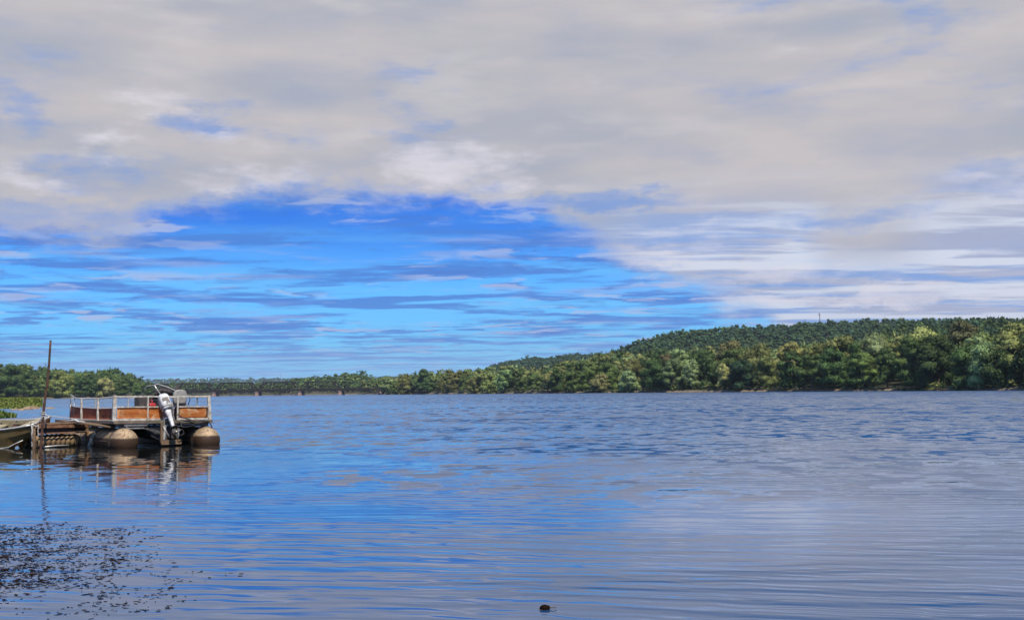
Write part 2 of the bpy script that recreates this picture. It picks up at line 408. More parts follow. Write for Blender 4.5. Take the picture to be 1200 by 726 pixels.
def height(x, y):
    px = np.clip(pxof(x, y), -4000, 4500)
    D = y                                    # distance along the view
    t = D - (shore(px) + 7 * hn(x, y, 23.0))
    h = np.where(t < 0, -1.2, -1.2 + 2.3 * np.clip(t / 5.0, 0, 1) + 0.02 * np.clip(t - 5, 0, 120))
    hill = np.zeros_like(h)
    for T, d0, wn, wf in RIDGES:
        q = (D - d0)
        g = np.where(q < 0, np.exp(-(q / wn) ** 2 * 1.2), np.exp(-(q / wf) ** 2))
        hill = np.maximum(hill, T(px) * g)
    hill = hill * (1 + 0.015 * hn(x, y, 60))
    return h + np.clip(t / 60.0, 0, 1) * hill

def grid_mesh(name, X, Y, Z, mat):
    n, m = X.shape
    co = np.stack([X, Y, Z], -1).reshape(-1, 3).astype(np.float32)
    i, j = np.meshgrid(np.arange(n - 1), np.arange(m - 1), indexing='ij')
    a = (i * m + j).ravel()
    q = np.stack([a, a + 1, a + m + 1, a + m], -1).astype(np.int32)
    me = bpy.data.meshes.new(name)
    me.vertices.add(len(co)); me.vertices.foreach_set('co', co.ravel())
    me.loops.add(q.size); me.loops.foreach_set('vertex_index', q.ravel())
    me.polygons.add(len(q)); me.polygons.foreach_set('loop_start', np.arange(0, q.size, 4, dtype=np.int32))
    me.polygons.foreach_set('use_smooth', np.ones(len(q), bool))
    me.update(calc_edges=True); me.validate()
    me.materials.append(mat)
    o = bpy.data.objects.new(name, me); COL.objects.link(o)
    return o

def ground_mat():
    m, t, b = new_mat('bank_soil')
    pos = t.add('ShaderNodeNewGeometry').outputs['Position']
    z = t.sep(pos)[2]
    n = t.noise(pos, 0.12, 6, 0.6); n2 = t.noise(pos, 0.9, 5, 0.6)
    col = t.mix(t.ss(n, 0.4, 0.6), (0.05, 0.055, 0.022, 1), (0.085, 0.075, 0.04, 1))
    sand = t.mix(t.ss(n2, 0.35, 0.65), (0.24, 0.18, 0.11, 1), (0.13, 0.095, 0.06, 1))
    wet = t.mix(t.ss(z, 0.05, 0.25), (0.06, 0.04, 0.03, 1), sand)
    col = t.mix(t.ss(t.m('ADD', z, t.m('MULTIPLY', n, 0.8)), 1.0, 1.25), wet, col)
    t.put(b.inputs['Base Color'], col); b.inputs['Roughness'].default_value = 0.95
    t.put(b.inputs['Normal'], t.bump(n2, 0.6, 0.3))
    return m
M['ground'] = ground_mat()
def build_terrain():
    a = np.tan(np.radians(np.linspace(-64, 64, 520)))
    D = np.concatenate([np.geomspace(110, 2600, 330), np.linspace(2700, 7200, 60)])
    DD, AA = np.meshgrid(D, a, indexing='ij')
    X = DD * AA; Y = DD
    o = grid_mesh('hills', X, Y, height(X, Y), M['ground'])
    tag(o, 'wooded river banks and hills beyond the water', 'hills', kind='structure')
build_terrain()

# ------------------------------------------------------------------ water
def water_mat():
    m, t, b = new_mat('river_water')
    pos = t.add('ShaderNodeNewGeometry').outputs['Position']
    x, y, z = t.sep(pos)
    big = t.noise(t.mapping(pos, scale=(0.04, 0.10, 1)), 1.0, 3, 0.5)             # calm and ruffled patches
    big2 = t.noise(t.mapping(pos, loc=(40, 9, 0), scale=(0.006, 0.03, 1)), 1.0, 4, 0.55)
    # long-crested ripples, crests nearly across the view
    rip = t.noise(t.mapping(pos, rot=(0, 0, R(13)), scale=(0.34, 2.3, 1)), 1.0, 2, 0.45, 0.5)
    rip2 = t.noise(t.mapping(pos, loc=(5, 2, 0), rot=(0, 0, R(-5)), scale=(0.6, 4.2, 1)), 1.0, 2, 0.5, 0.3)
    swell = t.noise(t.mapping(pos, loc=(15, 2, 0), rot=(0, 0, R(9)), scale=(0.25, 0.9, 1)), 1.0, 2, 0.5, 0.2)
    chop = t.noise(t.mapping(pos, rot=(0, 0, R(20)), scale=(1.1, 1.7, 1)), 1.0, 4, 0.6, 0.3)
    chopx = t.noise(t.mapping(pos, loc=(8, 3, 0), scale=(1.3, 1.5, 1)), 1.0, 3, 0.55)
    chop2 = t.noise(t.mapping(pos, loc=(3, 7, 0), scale=(2.6, 4.5, 1)), 1.0, 2, 0.5)
    right = t.m('ADD', x, t.m('MULTIPLY', t.m('SUBTRACT', big, 0.5), 22.0))
    side = t.ss(t.m('DIVIDE', right, y), -0.20, 0.10, 0.40, 1.0)                   # open water ruffled by wind, calm in the lee of the boats
    yw = t.m('ADD', y, t.m('MULTIPLY', t.m('SUBTRACT', big, 0.5), 14.0))
    wind = t.m('MULTIPLY', t.ss(yw, 11.0, 24.0), side)
    gust = t.ss(big2, 0.35, 0.65, 0.55, 1.3)
    wind = t.m('MULTIPLY', wind, gust)
    calm = t.ss(t.noise(t.mapping(pos, loc=(1, 1, 0), scale=(0.16, 0.5, 1)), 1.0, 2, 0.5), 0.35, 0.65, 0.25, 1.0)
    mid = t.noise(t.mapping(pos, loc=(2, 5, 0), rot=(0, 0, R(12)), scale=(0.30, 0.42, 1)), 1.0, 4, 0.65, 0.3)
    midx = t.noise(t.mapping(pos, loc=(22, 15, 0), scale=(0.07, 0.10, 1)), 1.0, 4, 0.65)
    grp = t.ss(t.noise(t.mapping(pos, loc=(7, 1, 0), scale=(0.22, 0.22, 1)), 1.0, 3, 0.6), 0.36, 0.64, 0.35, 1.75)
    wind = t.m('MULTIPLY', wind, grp)
    ripk = t.m('MULTIPLY', calm, t.ss(y, 20.0, 9.0, 0.22, 0.62))
    farw = t.m('MULTIPLY', wind, t.ss(y, 35.0, 70.0))
    def wave(rot, scale, dist, dscale, loc):
        nd = t.add('ShaderNodeTexWave', wave_type='BANDS', bands_direction='Y', wave_profile='SIN')
        t.l.new(t.mapping(pos, loc=loc, rot=(0, 0, R(rot))), nd.inputs['Vector'])
        nd.inputs['Scale'].default_value = scale; nd.inputs['Distortion'].default_value = dist; nd.inputs['Detail'].default_value = 1.5
        nd.inputs['Detail Scale'].default_value = dscale; nd.inputs['Detail Roughness'].default_value = 0.5
        return nd.outputs['Fac']
    wa = wave(11, 0.78, 7.0, 0.6, (0, 0, 0)); wb = wave(3, 1.25, 6.0, 0.8, (3, 1, 0)); wc = wave(17, 2.1, 5.0, 1.1, (1, 4, 0))
    pa = t.ss(t.noise(t.mapping(pos, loc=(11, 3, 0), scale=(0.30, 0.55, 1)), 1.0, 3, 0.55), 0.36, 0.62, 0.10, 1.0)
    pb = t.ss(t.noise(t.mapping(pos, loc=(1, 13, 0), scale=(0.25, 0.5, 1)), 1.0, 3, 0.55), 0.38, 0.62, 0.05, 1.0)
    qx = t.m('DIVIDE', t.m('SUBTRACT', x, 2.2), 2.2); qy = t.m('DIVIDE', t.m('SUBTRACT', y, 12.0), 3.0)
    quiet = t.ss(t.m('SQRT', t.m('ADD', t.m('MULTIPLY', qx, qx), t.m('MULTIPLY', qy, qy))), 0.5, 1.4, 0.12, 1.0)
    quiet = t.m('MULTIPLY', quiet, t.ss(t.m('DIVIDE', x, y), -0.12, 0.05, 0.5, 1.0))
    bold = t.m('MULTIPLY', quiet, t.ss(y, 12.0, 8.0, 1.0, 1.5))
    pa = t.m('MULTIPLY', pa, bold); pb = t.m('MULTIPLY', pb, bold)
    lx = t.m('DIVIDE', t.m('ADD', x, 8.5), 6.5); ly = t.m('DIVIDE', t.m('SUBTRACT', y, 21.0), 10.5)
    lr = t.m('SQRT', t.m('ADD', t.m('MULTIPLY', lx, lx), t.m('MULTIPLY', ly, ly)))
    lee = t.ss(lr, 0.6, 1.15, 0.22, 1.0)                              # sheltered water behind the moored boats
    def slope(n, amp, d):
        """slope vector along ground direction d from a noise value"""
        k = t.m('MULTIPLY', t.m('SUBTRACT', n, 0.5), amp)
        return t.m('MULTIPLY', k, d[0]), t.m('MULTIPLY', k, d[1])
    # steep little faces turned across the wind: crisp dashes on the ruffled water, fine lines on the calm water
    def face(n, lo, hi): return t.m('ADD', t.ss(n, lo, hi), 0.5)
    d1 = t.noise(t.mapping(pos, loc=(4, 8, 0), rot=(0, 0, R(6)), scale=(1.7, 1.35, 1)), 1.0, 2, 0.55, 0.2)
    d2 = t.noise(t.mapping(pos, loc=(14, 3, 0), rot=(0, 0, R(-4)), scale=(1.25, 0.26, 1)), 1.0, 2, 0.55, 0.2)
    d3 = t.noise(t.mapping(pos, loc=(24, 9, 0), scale=(0.75, 0.06, 1)), 1.0, 2, 0.55)
    nearw = t.m('MULTIPLY', wind, t.ss(y, 90.0, 45.0)); 
    sl = [slope(face(wa, 0.60, 0.92), t.m('MULTIPLY', pa, 0.10), (0.19, 1.0)), slope(face(wb, 0.60, 0.92), t.m('MULTIPLY', pb, 0.085), (0.05, 1.0)), slope(wc, t.m('MULTIPLY', pa, 0.085), (0.3, 1.0)),
          slope(rip, t.m('MULTIPLY', calm, 0.085), (0.22, 1.0)), slope(rip2, t.m('MULTIPLY', calm, 0.12), (-0.1, 1.0)), slope(swell, 0.03, (0.15, 1.0)),
          slope(face(d1, 0.49, 0.56), t.m('MULTIPLY', nearw, 0.30), (0.1, 1.0)), slope(face(d2, 0.48, 0.56), t.m('MULTIPLY', farw, 0.30), (-0.1, 1.0)), slope(face(d3, 0.48, 0.57), t.m('MULTIPLY', t.m('MULTIPLY', wind, t.ss(y, 80.0, 200.0)), 0.22), (0.0, 1.0)),
          slope(chop, t.m('MULTIPLY', wind, 0.35), (0.25, 1.0)), slope(chopx, t.m('MULTIPLY', wind, 0.35), (1.0, 0.0)), slope(chop2, t.m('MULTIPLY', wind, 0.30), (-0.1, 1.0))]
    sx = sy = 0.0
    for a, c in sl: sx = t.m('ADD', a, sx); sy = t.m('ADD', c, sy)
    lee = t.m('MULTIPLY', lee, -1.0); sx = t.m('MULTIPLY', sx, lee); sy = t.m('MULTIPLY', sy, lee)
    # of two opposite ripple faces only the one turned to the viewer can be seen at a grazing angle
    inc = t.sep(t.add('ShaderNodeNewGeometry').outputs['Incoming'])
    hd = t.m('ADD', t.m('MULTIPLY', sx, inc[0]), t.m('MULTIPLY', sy, inc[1]))
    k = t.m('SUBTRACT', t.m('MULTIPLY', t.m('GREATER_THAN', t.m('ADD', hd, t.m('MULTIPLY', inc[2], 0.3)), 0.0), 2.0), 1.0)
    sx = t.m('MULTIPLY', sx, k); sy = t.m('MULTIPLY', sy, k)
    nv = t.add('ShaderNodeVectorMath', operation='NORMALIZE'); t.l.new(t.xyz(sx, sy, 1.0), nv.inputs[0])
    t.l.new(nv.outputs[0], b.inputs['Normal'])
    # boats' dark reflection painted into the water colour round the dock; blue further out
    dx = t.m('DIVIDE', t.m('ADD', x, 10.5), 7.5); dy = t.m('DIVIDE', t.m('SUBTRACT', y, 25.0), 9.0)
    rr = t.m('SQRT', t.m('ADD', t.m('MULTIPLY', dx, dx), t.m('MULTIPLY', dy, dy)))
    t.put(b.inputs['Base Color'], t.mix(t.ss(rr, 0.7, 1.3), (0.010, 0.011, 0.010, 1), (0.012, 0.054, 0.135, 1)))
    b.inputs['Roughness'].default_value = 0.03
    b.inputs['IOR'].default_value = 1.62
    return m
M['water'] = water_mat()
def build_water():
    xs = np.concatenate([np.linspace(-7500, -300, 9), np.linspace(-200, 200, 21), np.linspace(300, 7500, 9)])
    ys = np.concatenate([np.linspace(-1500, -20, 6), np.linspace(0, 200, 21), np.linspace(300, 7500, 15)])
    X, Y = np.meshgrid(xs, ys, indexing='xy')
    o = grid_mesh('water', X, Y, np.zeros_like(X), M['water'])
    tag(o, 'blue rippled river water', 'water', kind='structure')
build_water()

# ------------------------------------------------------------------ foliage
def ico(sub):
    bm = bmesh.new(); bmesh.ops.create_icosphere(bm, subdivisions=sub, radius=1.0)
    v = np.array([p.co[:] for p in bm.verts]); f = np.array([[q.index for q in p.verts] for p in bm.faces])
    bm.free(); return v, f
ICO1, ICO2, ICO3 = ico(1), ico(2), ico(3)

def tri_mesh(name, V, T, mat, smooth=False, tint=None):
    me = bpy.data.meshes.new(name)
    V = np.asarray(V, np.float32); T = np.asarray(T, np.int32)
    me.vertices.add(len(V)); me.vertices.foreach_set('co', V.ravel())
    me.loops.add(T.size); me.loops.foreach_set('vertex_index', T.ravel())
    me.polygons.add(len(T)); me.polygons.foreach_set('loop_start', np.arange(0, T.size, 3, dtype=np.int32))
    if smooth: me.polygons.foreach_set('use_smooth', np.ones(len(T), bool))
    me.update(calc_edges=True)
    if tint is not None:
        a = me.color_attributes.new('tint', 'FLOAT_COLOR', 'POINT')
        a.data.foreach_set('color', np.concatenate([tint, np.ones((len(V), 1))], 1).astype(np.float32).ravel())
    me.materials.append(mat)
    return me

def crown_arrays(h, w, z0, nclump, rs, leaf, ncards, sub=2, shape=0):
    """leaf clumps spread over an uneven crown: lumps with leaf faces all over them"""
    Vs, Ts = [], []; off = 0
    bv, bf = (ICO2 if sub == 2 else ICO1)
    H = h - z0
    for i in range(nclump):
        # a point in the crown's shell
        u = rs.uniform(0.02, 1.0); ang = rs.uniform(0, 2 * math.pi) + i * 2.399
        if shape == 0: prof = math.sin(math.pi * min(1, (0.14 + 0.80 * u)) ** 0.85) ** 0.55
        elif shape == 1: prof = (1 - u ** 2.2) ** 0.5 * 0.95 + 0.05
        else: prof = 0.55 + 0.45 * math.sin(math.pi * (0.15 + 0.75 * u))
        rad = w * 0.5 * prof * rs.uniform(0.55, 0.95) * (1 + 0.22 * math.sin(2 * ang + shape) + 0.15 * math.sin(3 * ang + 5 * u))
        c = np.array([rad * math.cos(ang), rad * math.sin(ang), z0 + 0.3 + u * (H - 1.3)])
        r = (w * rs.uniform(0.10, 0.20)) * (1.0 if u < 0.85 else 0.75)
        ax = np.array([rs.uniform(0.9, 1.35), rs.uniform(0.9, 1.35), rs.uniform(0.65, 0.95)]) * r
        ph = rs.uniform(0, 6, 3)
        d = 1 + 0.20 * np.sin(bv[:, 0] * 4 + ph[0]) * np.sin(bv[:, 1] * 5 + ph[1]) + 0.16 * np.sin(bv[:, 2] * 6 + ph[2]) + rs.uniform(-0.13, 0.13, len(bv))
        v = bv * d[:, None] * ax * 0.88 + c
        Vs.append(v); Ts.append(bf + off); off += len(v)
        if ncards:
            k = ncards
            n = rs.normal(size=(k, 3)); n /= np.linalg.norm(n, axis=1)[:, None]
            p = n * ax * rs.uniform(0.82, 1.42, (k, 1)) + c
            a = np.cross(n, rs.normal(size=(k, 3))); a /= np.linalg.norm(a, axis=1)[:, None]
            b = np.cross(n, a) + rs.normal(size=(k, 3)) * 0.9
            s = leaf * rs.uniform(0.6, 1.5, (k, 1))
            tri = np.stack([p - a * s * 0.6, p + a * s * 0.6 + n * s * rs.uniform(-.3, .3, (k, 1)), p + b * s], 1).reshape(-1, 3)
            Vs.append(tri); Ts.append(np.arange(3 * k).reshape(-1, 3) + off); off += 3 * k
    return np.concatenate(Vs), np.concatenate(Ts)

def make_trunk(h, w, rs):
    b = MB()
    lean = rs.uniform(-0.6, 0.6, 2)
    pts = [(0, 0, -0.6), (lean[0]*.1, lean[1]*.1, h*.12), (lean[0]*.4, lean[1]*.4, h*.35), (lean[0]*.8, lean[1]*.8, h*.6), (lean[0], lean[1], h*.86)]
    b.tube(pts, [0.36, 0.28, 0.22, 0.14, 0.05], 7)
    for k in range(7):
        a = k * 2.4 + rs.uniform(0, 1); z = h * rs.uniform(0.15, 0.6); l = w * rs.uniform(0.25, 0.42)
        f = z / h
        s = Vector((lean[0]*f, lean[1]*f, z))
        e = s + Vector((math.cos(a)*l, math.sin(a)*l, l * rs.uniform(0.5, 1.1)))
        mid = (s + e) / 2 + Vector((0, 0, -0.25))
        b.tube([s, mid, e], [0.12, 0.08, 0.03], 5)
    return b

TINTS = {
    'dark': (0.042, 0.070, 0.022), 'green': (0.084, 0.116, 0.034), 'olive': (0.125, 0.134, 0.044), 'yellow': (0.23, 0.22, 0.08),
    'pale': (0.145, 0.19, 0.080), 'brown': (0.105, 0.098, 0.042), 'blue': (0.030, 0.060, 0.032), 'ridge': (0.028, 0.050, 0.022),
}
SHAPES = []   # (crown mesh, trunk mesh, height)
rs = np.random.default_rng(5)
for i, (h, w, z0, shape) in enumerate([(17, 12.5, 1.0, 0), (19, 11.5, 1.2, 0), (15, 12, .8, 1), (18, 10, 1.5, 2), (16, 13.5, .8, 0), (20, 12, 2.2, 2), (13, 10, .5, 1), (17, 9.5, 1.8, 1)]):
    V, T = crown_arrays(h, w, z0, 34, rs, 0.36, 300, 2, shape)
    cm = tri_mesh('crown', V, T, M['leaf'])
    tr = make_trunk(h, w, rs)
    bmesh.ops.recalc_face_normals(tr.bm, faces=tr.bm.faces[:])
    tm = bpy.data.meshes.new('trunk'); tr.bm.to_mesh(tm); tr.bm.free(); tm.materials.append(M['bark'])
    SHAPES.append((cm, tm, h))

def tree(x, y, k, H, tint, label, group, name='broadleaf_tree', wscale=1.0):
    cm, tm, h = SHAPES[k]
    z = float(height(np.array([x]), np.array([y]))[0])
    e = empty(name, (x, y, max(z, 0.0) - 0.1), (0, 0, random.uniform(0, 6.28)))
    s = H / h
    e.scale = (s * wscale, s * wscale * random.uniform(.9, 1.1), s)
    tag(e, label, 'tree', group)
    c = bpy.data.objects.new('crown', cm); COL.objects.link(c); c.parent = e
    j = random.uniform(0.85, 1.6)
    c.color = tuple(v * j * random.uniform(.93, 1.07) for v in tint) + (1,)
    tk = bpy.data.objects.new('trunk', tm); COL.objects.link(tk); tk.parent = e
    return e

def bank_pt(px, back):
    D = float(shore(px))
    for _ in range(3):
        x = (px - 600) / F * (D + back); y = D + back
    return x, y

def pick(weights):
    ks, ws = zip(*weights)
    return random.choices(ks, ws)[0]

GR, GL, GM = 'trees along the right bank', 'trees along the far left bank', 'trees along the bank past the bridge'
MIXR = [('dark', 4), ('green', 5), ('olive', 3.5), ('pale', 1.8)]
# right bank, front row, then the row that looks over it
special = [   # px, back, height, shape, tint, width, label  (trees that stand out)
    (1162, 6, 15.0, 2, 'pale', 1.05, 'round pale green tree at the water edge, overhanging the right end of the far bank'),
    (1098, 14, 17.5, 4, 'dark', 1.0, 'dark green tree behind the small shrubs of the low sandy shore'),
    (1132, 42, 22.5, 1, 'brown', 1.0, 'tall brownish tree above the pale round tree on the right bank'),
    (1085, 40, 21.0, 0, 'yellow', .9, 'sandy yellow tree between the greens left of the tall brownish tree'),
    (1022, 24, 20.0, 0, 'pale', 1.0, 'broad light green tree below the ridge, right of the hilltop mast'),
    (985, 30, 20.5, 4, 'olive', 1.1, 'wide olive green tree below the hilltop mast on the right bank'),
    (925, 26, 19.5, 5, 'yellow', .95, 'yellow-green tree standing high in the wood left of the hilltop mast'),
    (888, 24, 19.5, 0, 'olive', .95, 'olive yellow-topped tree in the middle of the right bank wood'),
    (846, 4, 12.0, 7, 'yellow', .9, 'small yellow tree at the water edge, paler than the dark trees beside it'),
    (868, 5, 14.0, 2, 'blue', 1.0, 'low round blue-green tree at the water edge right of the small yellow tree'),
    (855, 38, 22.5, 1, 'brown', 1.0, 'brown-tinged tree on the skyline of the bank below the long ridge'),
    (780, 22, 18.5, 3, 'brown', .9, 'brownish tree standing out in the green bank wood under the ridge foot'),
    (735, 5, 12.0, 6, 'pale', 1.0, 'low light green tree at the water where the bank wood grows taller'),
    (703, 6, 10.0, 6, 'yellow', 1.1, 'bright yellow-green small tree near the left end of the right bank wood'),
]
for px, back, H, k, tn, ws, lab in special:
    x, y = bank_pt(px, back)
    tree(x, y, k, H, TINTS[tn], lab, GR, wscale=ws)
def clear_of(px, back, row):
    return all(abs(px - s[0]) > 13 or abs(back - s[1]) > 11 for s in special)
px = 652.0
while px < 1420:                                   # front row
    D = float(shore(px)); step = 10.2 / D * F
    b = random.uniform(3.5, 9)
    if clear_of(px, b, 0):
        x, y = bank_pt(px, b)
        tn = pick(MIXR)
        H = random.uniform(12.5, 17.0)
        if 1085 < px < 1125: H *= 0.8
        tree(x, y, random.randrange(8), H, TINTS[tn], 'green broadleaf tree in the wood along the right bank', GR)
    px += step * random.uniform(.8, 1.2)
px = 655.0
while px < 1420:                                   # taller second row
    D = float(shore(px)); step = 12.0 / D * F
    b = random.uniform(17, 25)
    if clear_of(px, b, 1):
        x, y = bank_pt(px, b)
        tree(x, y, random.randrange(8), random.uniform(16.5, 20.5) * (.82 if px < 765 else 1), TINTS[pick(MIXR)], 'green broadleaf tree in the wood along the right bank', GR)
    px += step * random.uniform(.85, 1.2)
px = 662.0
while px < 1300:                                   # skyline row
    D = float(shore(px)); step = 12 / D * F
    b = random.uniform(34, 44)
    if clear_of(px, b, 1):
        x, y = bank_pt(px, b)
        tree(x, y, random.randrange(8), random.uniform(17, 20.5) * (.82 if px < 765 else 1), TINTS[pick(MIXR)], 'green broadleaf tree in the wood along the right bank', GR)
    px += step * random.uniform(.85, 1.2)
# lower bank between the bridge and the right bank
for px0, H0, lab in [(497, 18, 'tall dark tree crown topping the skyline where the bridge ends'), (641, 13, 'rounded dark green tree at the tip where the near bank wood begins')]:
    x, y = bank_pt(px0, 12); tree(x, y, 1 if px0 < 600 else 0, H0, TINTS['dark'], lab, GM)
px = 452.0
while px < 650:
    D = float(shore(px)); step = 9.5 / D * F
    x, y = bank_pt(px, random.uniform(4, 12))
    tree(x, y, random.randrange(8), random.uniform(11, 16), TINTS[pick([('dark', 2), ('green', 4), ('olive', 4), ('pale', 1.5), ('brown', .8)])],
         'green broadleaf tree on the low bank between the bridge and the hills', GM)
    px += step * random.uniform(.8, 1.2)
# left bank
for px0, H0, k0, tn, lab in [(16, 24, 0, 'dark', 'tallest dark tree at the left edge of the far left bank'), (122, 15, 2, 'yellow', 'yellow-green tree at the water on the left bank, above the pontoon boat'),
                             (70, 19, 4, 'olive', 'olive tree just right of the leaning pole on the far left bank')]:
    x, y = bank_pt(px0, 6); tree(x, y, k0, H0, TINTS[tn], lab, GL)
for back, a, b_ in ((6, 13, 16.5), (20, 16, 19)):
    px = -90.0
    while px < 183:
        D = 860; step = 10.0 / D * F
        edge = 1.0 if px < 140 else max(0.55, 1 - (px - 140) / 80)
        if min(abs(px - q) for q in (16, 122, 70)) > 6 or back > 6:
            x, y = bank_pt(px, back + random.uniform(-3, 3))
            tree(x, y, random.randrange(8), random.uniform(a, b_) * edge, TINTS[pick([('dark', 6), ('green', 4), ('olive', 2), ('pale', .3)])],
                 'dark green broadleaf tree in the wood along the left bank', GL)
        px += step * random.uniform(.8, 1.2)

# far woods as masses
def crown_small(rs, n, sub1=True, low=False):
    V, T = crown_arrays(11, 10, 1.5, n, rs, 0.55, 18, 1, rs.integers(0, 3))
    return V, T
VAR = [crown_small(rs, 11) for _ in range(6)]
VAR_FAR = [crown_arrays(11 + rs.uniform(-1.5, 2), 12, 1.5, 6, rs, 0.5, 8, 1, int(rs.integers(0, 3))) for _ in range(7)]
def forest(name, label, pts, var, tints, smin, smax, seed):
    r = np.random.default_rng(seed)
    Vs, Ts, Cs = [], [], []; off = 0
    x = np.array([p[0] for p in pts]); y = np.array([p[1] for p in pts]); z = height(x, y)
    for i in range(len(pts)):
        if z[i] < 0.5: continue
        V, T = var[r.integers(len(var))]
        a = r.uniform(0, 6.28); s = r.uniform(smin, smax); ca, sa = math.cos(a) * s, math.sin(a) * s
        W = np.empty_like(V)
        W[:, 0] = V[:, 0] * ca - V[:, 1] * sa + x[i]; W[:, 1] = V[:, 0] * sa + V[:, 1] * ca + y[i]; W[:, 2] = V[:, 2] * s * r.uniform(.9, 1.2) + z[i] - 0.5
        c = np.array(TINTS[tints[r.integers(len(tints))]]) * r.uniform(.75, 1.45)
        Vs.append(W); Ts.append(T + off); off += len(V); Cs.append(np.tile(c, (len(V), 1)))
    me = tri_mesh(name, np.concatenate(Vs), np.concatenate(Ts), M['leaf_far'], tint=np.concatenate(Cs))
    o = bpy.data.objects.new(name, me); COL.objects.link(o)
    tag(o, label, 'forest', kind='stuff')
def scatter(px0, px1, d0, d1, spacing, seed, cond=None):
    r = np.random.default_rng(seed); out = []
    area = (px1 - px0) / F * (d1 ** 2 - d0 ** 2) / 2
    n = int(area / spacing ** 2)
    d = np.sqrt(r.uniform(d0 ** 2, d1 ** 2, n)); p = r.uniform(px0, px1, n)
    for a, b in zip(p, d):
        s = float(shore(a))
        if b - s < 50 and cond is None: continue
        if cond is not None and not cond(a, b, s): continue
        out.append(((a - 600) / F * b, b))
    return out
forest('hillside_forest', 'blue-green forest covering the long ridge behind the right bank', scatter(690, 1420, 880, 1420, 8.0, 1), VAR_FAR, ['ridge', 'blue', 'blue', 'ridge', 'dark'], .55, 1.25, 2)
forest('hillside_forest', 'green forest on the nearer hill at the right edge', scatter(960, 1480, 560, 850, 8.5, 3), VAR, ['ridge', 'dark', 'dark', 'blue', 'green'], .9, 1.3, 4)
forest('hillside_forest', 'dark wood on the small far hill left of the ridge', scatter(560, 790, 1500, 2000, 11, 5), VAR_FAR, ['ridge', 'blue'], .9, 1.3, 6)
forest('bank_woods', 'dense green woods filling the ground behind the bank trees', scatter(655, 1400, 380, 860, 8.0, 7, lambda a, b, s: 44 < b - s < 190), VAR, ['dark', 'green', 'olive', 'olive', 'pale'], 1.15, 1.7, 8)
forest('bank_woods', 'green woods rising behind the low bank beyond the bridge', scatter(415, 665, 730, 1200, 9.0, 9, lambda a, b, s: 14 < b - s < 150), VAR, ['dark', 'green', 'olive', 'olive', 'pale'], .9, 1.35, 10)
forest('bank_woods', 'dark woods behind the trees of the left bank', scatter(-900, 200, 560, 1080, 9.5, 11, lambda a, b, s: (26 if a > -100 else 2) < b - s < 170), VAR, ['dark', 'dark', 'green'], 1.0, 1.45, 12)
forest('bank_woods', 'far dark woods on the shore behind the bridge', scatter(150, 460, 1150, 1560, 9.5, 13, lambda a, b, s: 2 < b - s < 260), VAR_FAR, ['dark', 'dark', 'blue', 'green'], .8, 1.2, 14)
forest('distant_forest', 'blue distant wooded ridge on the horizon behind the bridge', scatter(60, 640, 4500, 5250, 30, 15), [VAR_FAR[0]], ['dark', 'blue'], 1.9, 2.7, 16)
forest('distant_forest', 'hazy wooded rise between the bridge and the far ridge', scatter(130, 560, 2650, 3050, 17, 17), VAR_FAR, ['dark', 'green', 'blue'], 1.2, 1.7, 18)

# low shrubs at the foot of the trees
def bushes(name, label, spots, seed, tn, smin, smax, cat='shrubs'):
    r = np.random.default_rng(seed); Vs, Ts, Cs = [], [], []; off = 0
    for x, y in spots:
        V, T = VAR[r.integers(len(VAR))]
        s = r.uniform(smin, smax); a = r.uniform(0, 6.28); ca, sa = math.cos(a) * s, math.sin(a) * s
        z = max(float(height(np.array([x]), np.array([y]))[0]), 0)
        W = np.empty_like(V); W[:, 0] = V[:, 0]*ca - V[:, 1]*sa + x; W[:, 1] = V[:, 0]*sa + V[:, 1]*ca + y; W[:, 2] = (V[:, 2] - 2.0) * s * .75 + z
        Vs.append(W); Ts.append(T + off); off += len(V); Cs.append(np.tile(np.array(TINTS[tn[r.integers(len(tn))]]) * r.uniform(.8, 1.2), (len(V), 1)))
    me = tri_mesh(name, np.concatenate(Vs), np.concatenate(Ts), M['leaf_far'], tint=np.concatenate(Cs))
    o = bpy.data.objects.new(name, me); COL.objects.link(o); tag(o, label, cat, kind='stuff')
sp = []
p = 452
while p < 1420:
    if not (1030 < p < 1040): sp.append(bank_pt(p, random.uniform(2.5, 5)))
    p += 3.2 / float(shore(p)) * F
bushes('undergrowth', 'low undergrowth at the foot of the right bank trees', sp, 21, ['dark', 'green', 'dark', 'olive'], .22, .42)
for i, (px_, s_, lab) in enumerate([(1093, .36, 'low yellow-green bush spreading over the sandy shore'), (1122, .42, 'taller green bush on the sandy shore'), (1143, .40, 'pale rounded bush at the foot of the pale round tree')]):
    V, T = VAR[i]
    me = tri_mesh('bush', (V - np.array([0, 0, 1.6])) * np.array([s_ * 1.3, s_ * 1.3, s_]), T, M['leaf'])
    x, y = bank_pt(px_, 4.2 - i * .6)
    o = bpy.data.objects.new('bush', me); COL.objects.link(o); o.location = (x, y, max(0.1, float(height(np.array([x]), np.array([y]))[0])) - .1)
    o.color = (*TINTS[['olive', 'green', 'pale'][i]], 1); tag(o, lab, 'bush', 'bushes on the sandy shore')

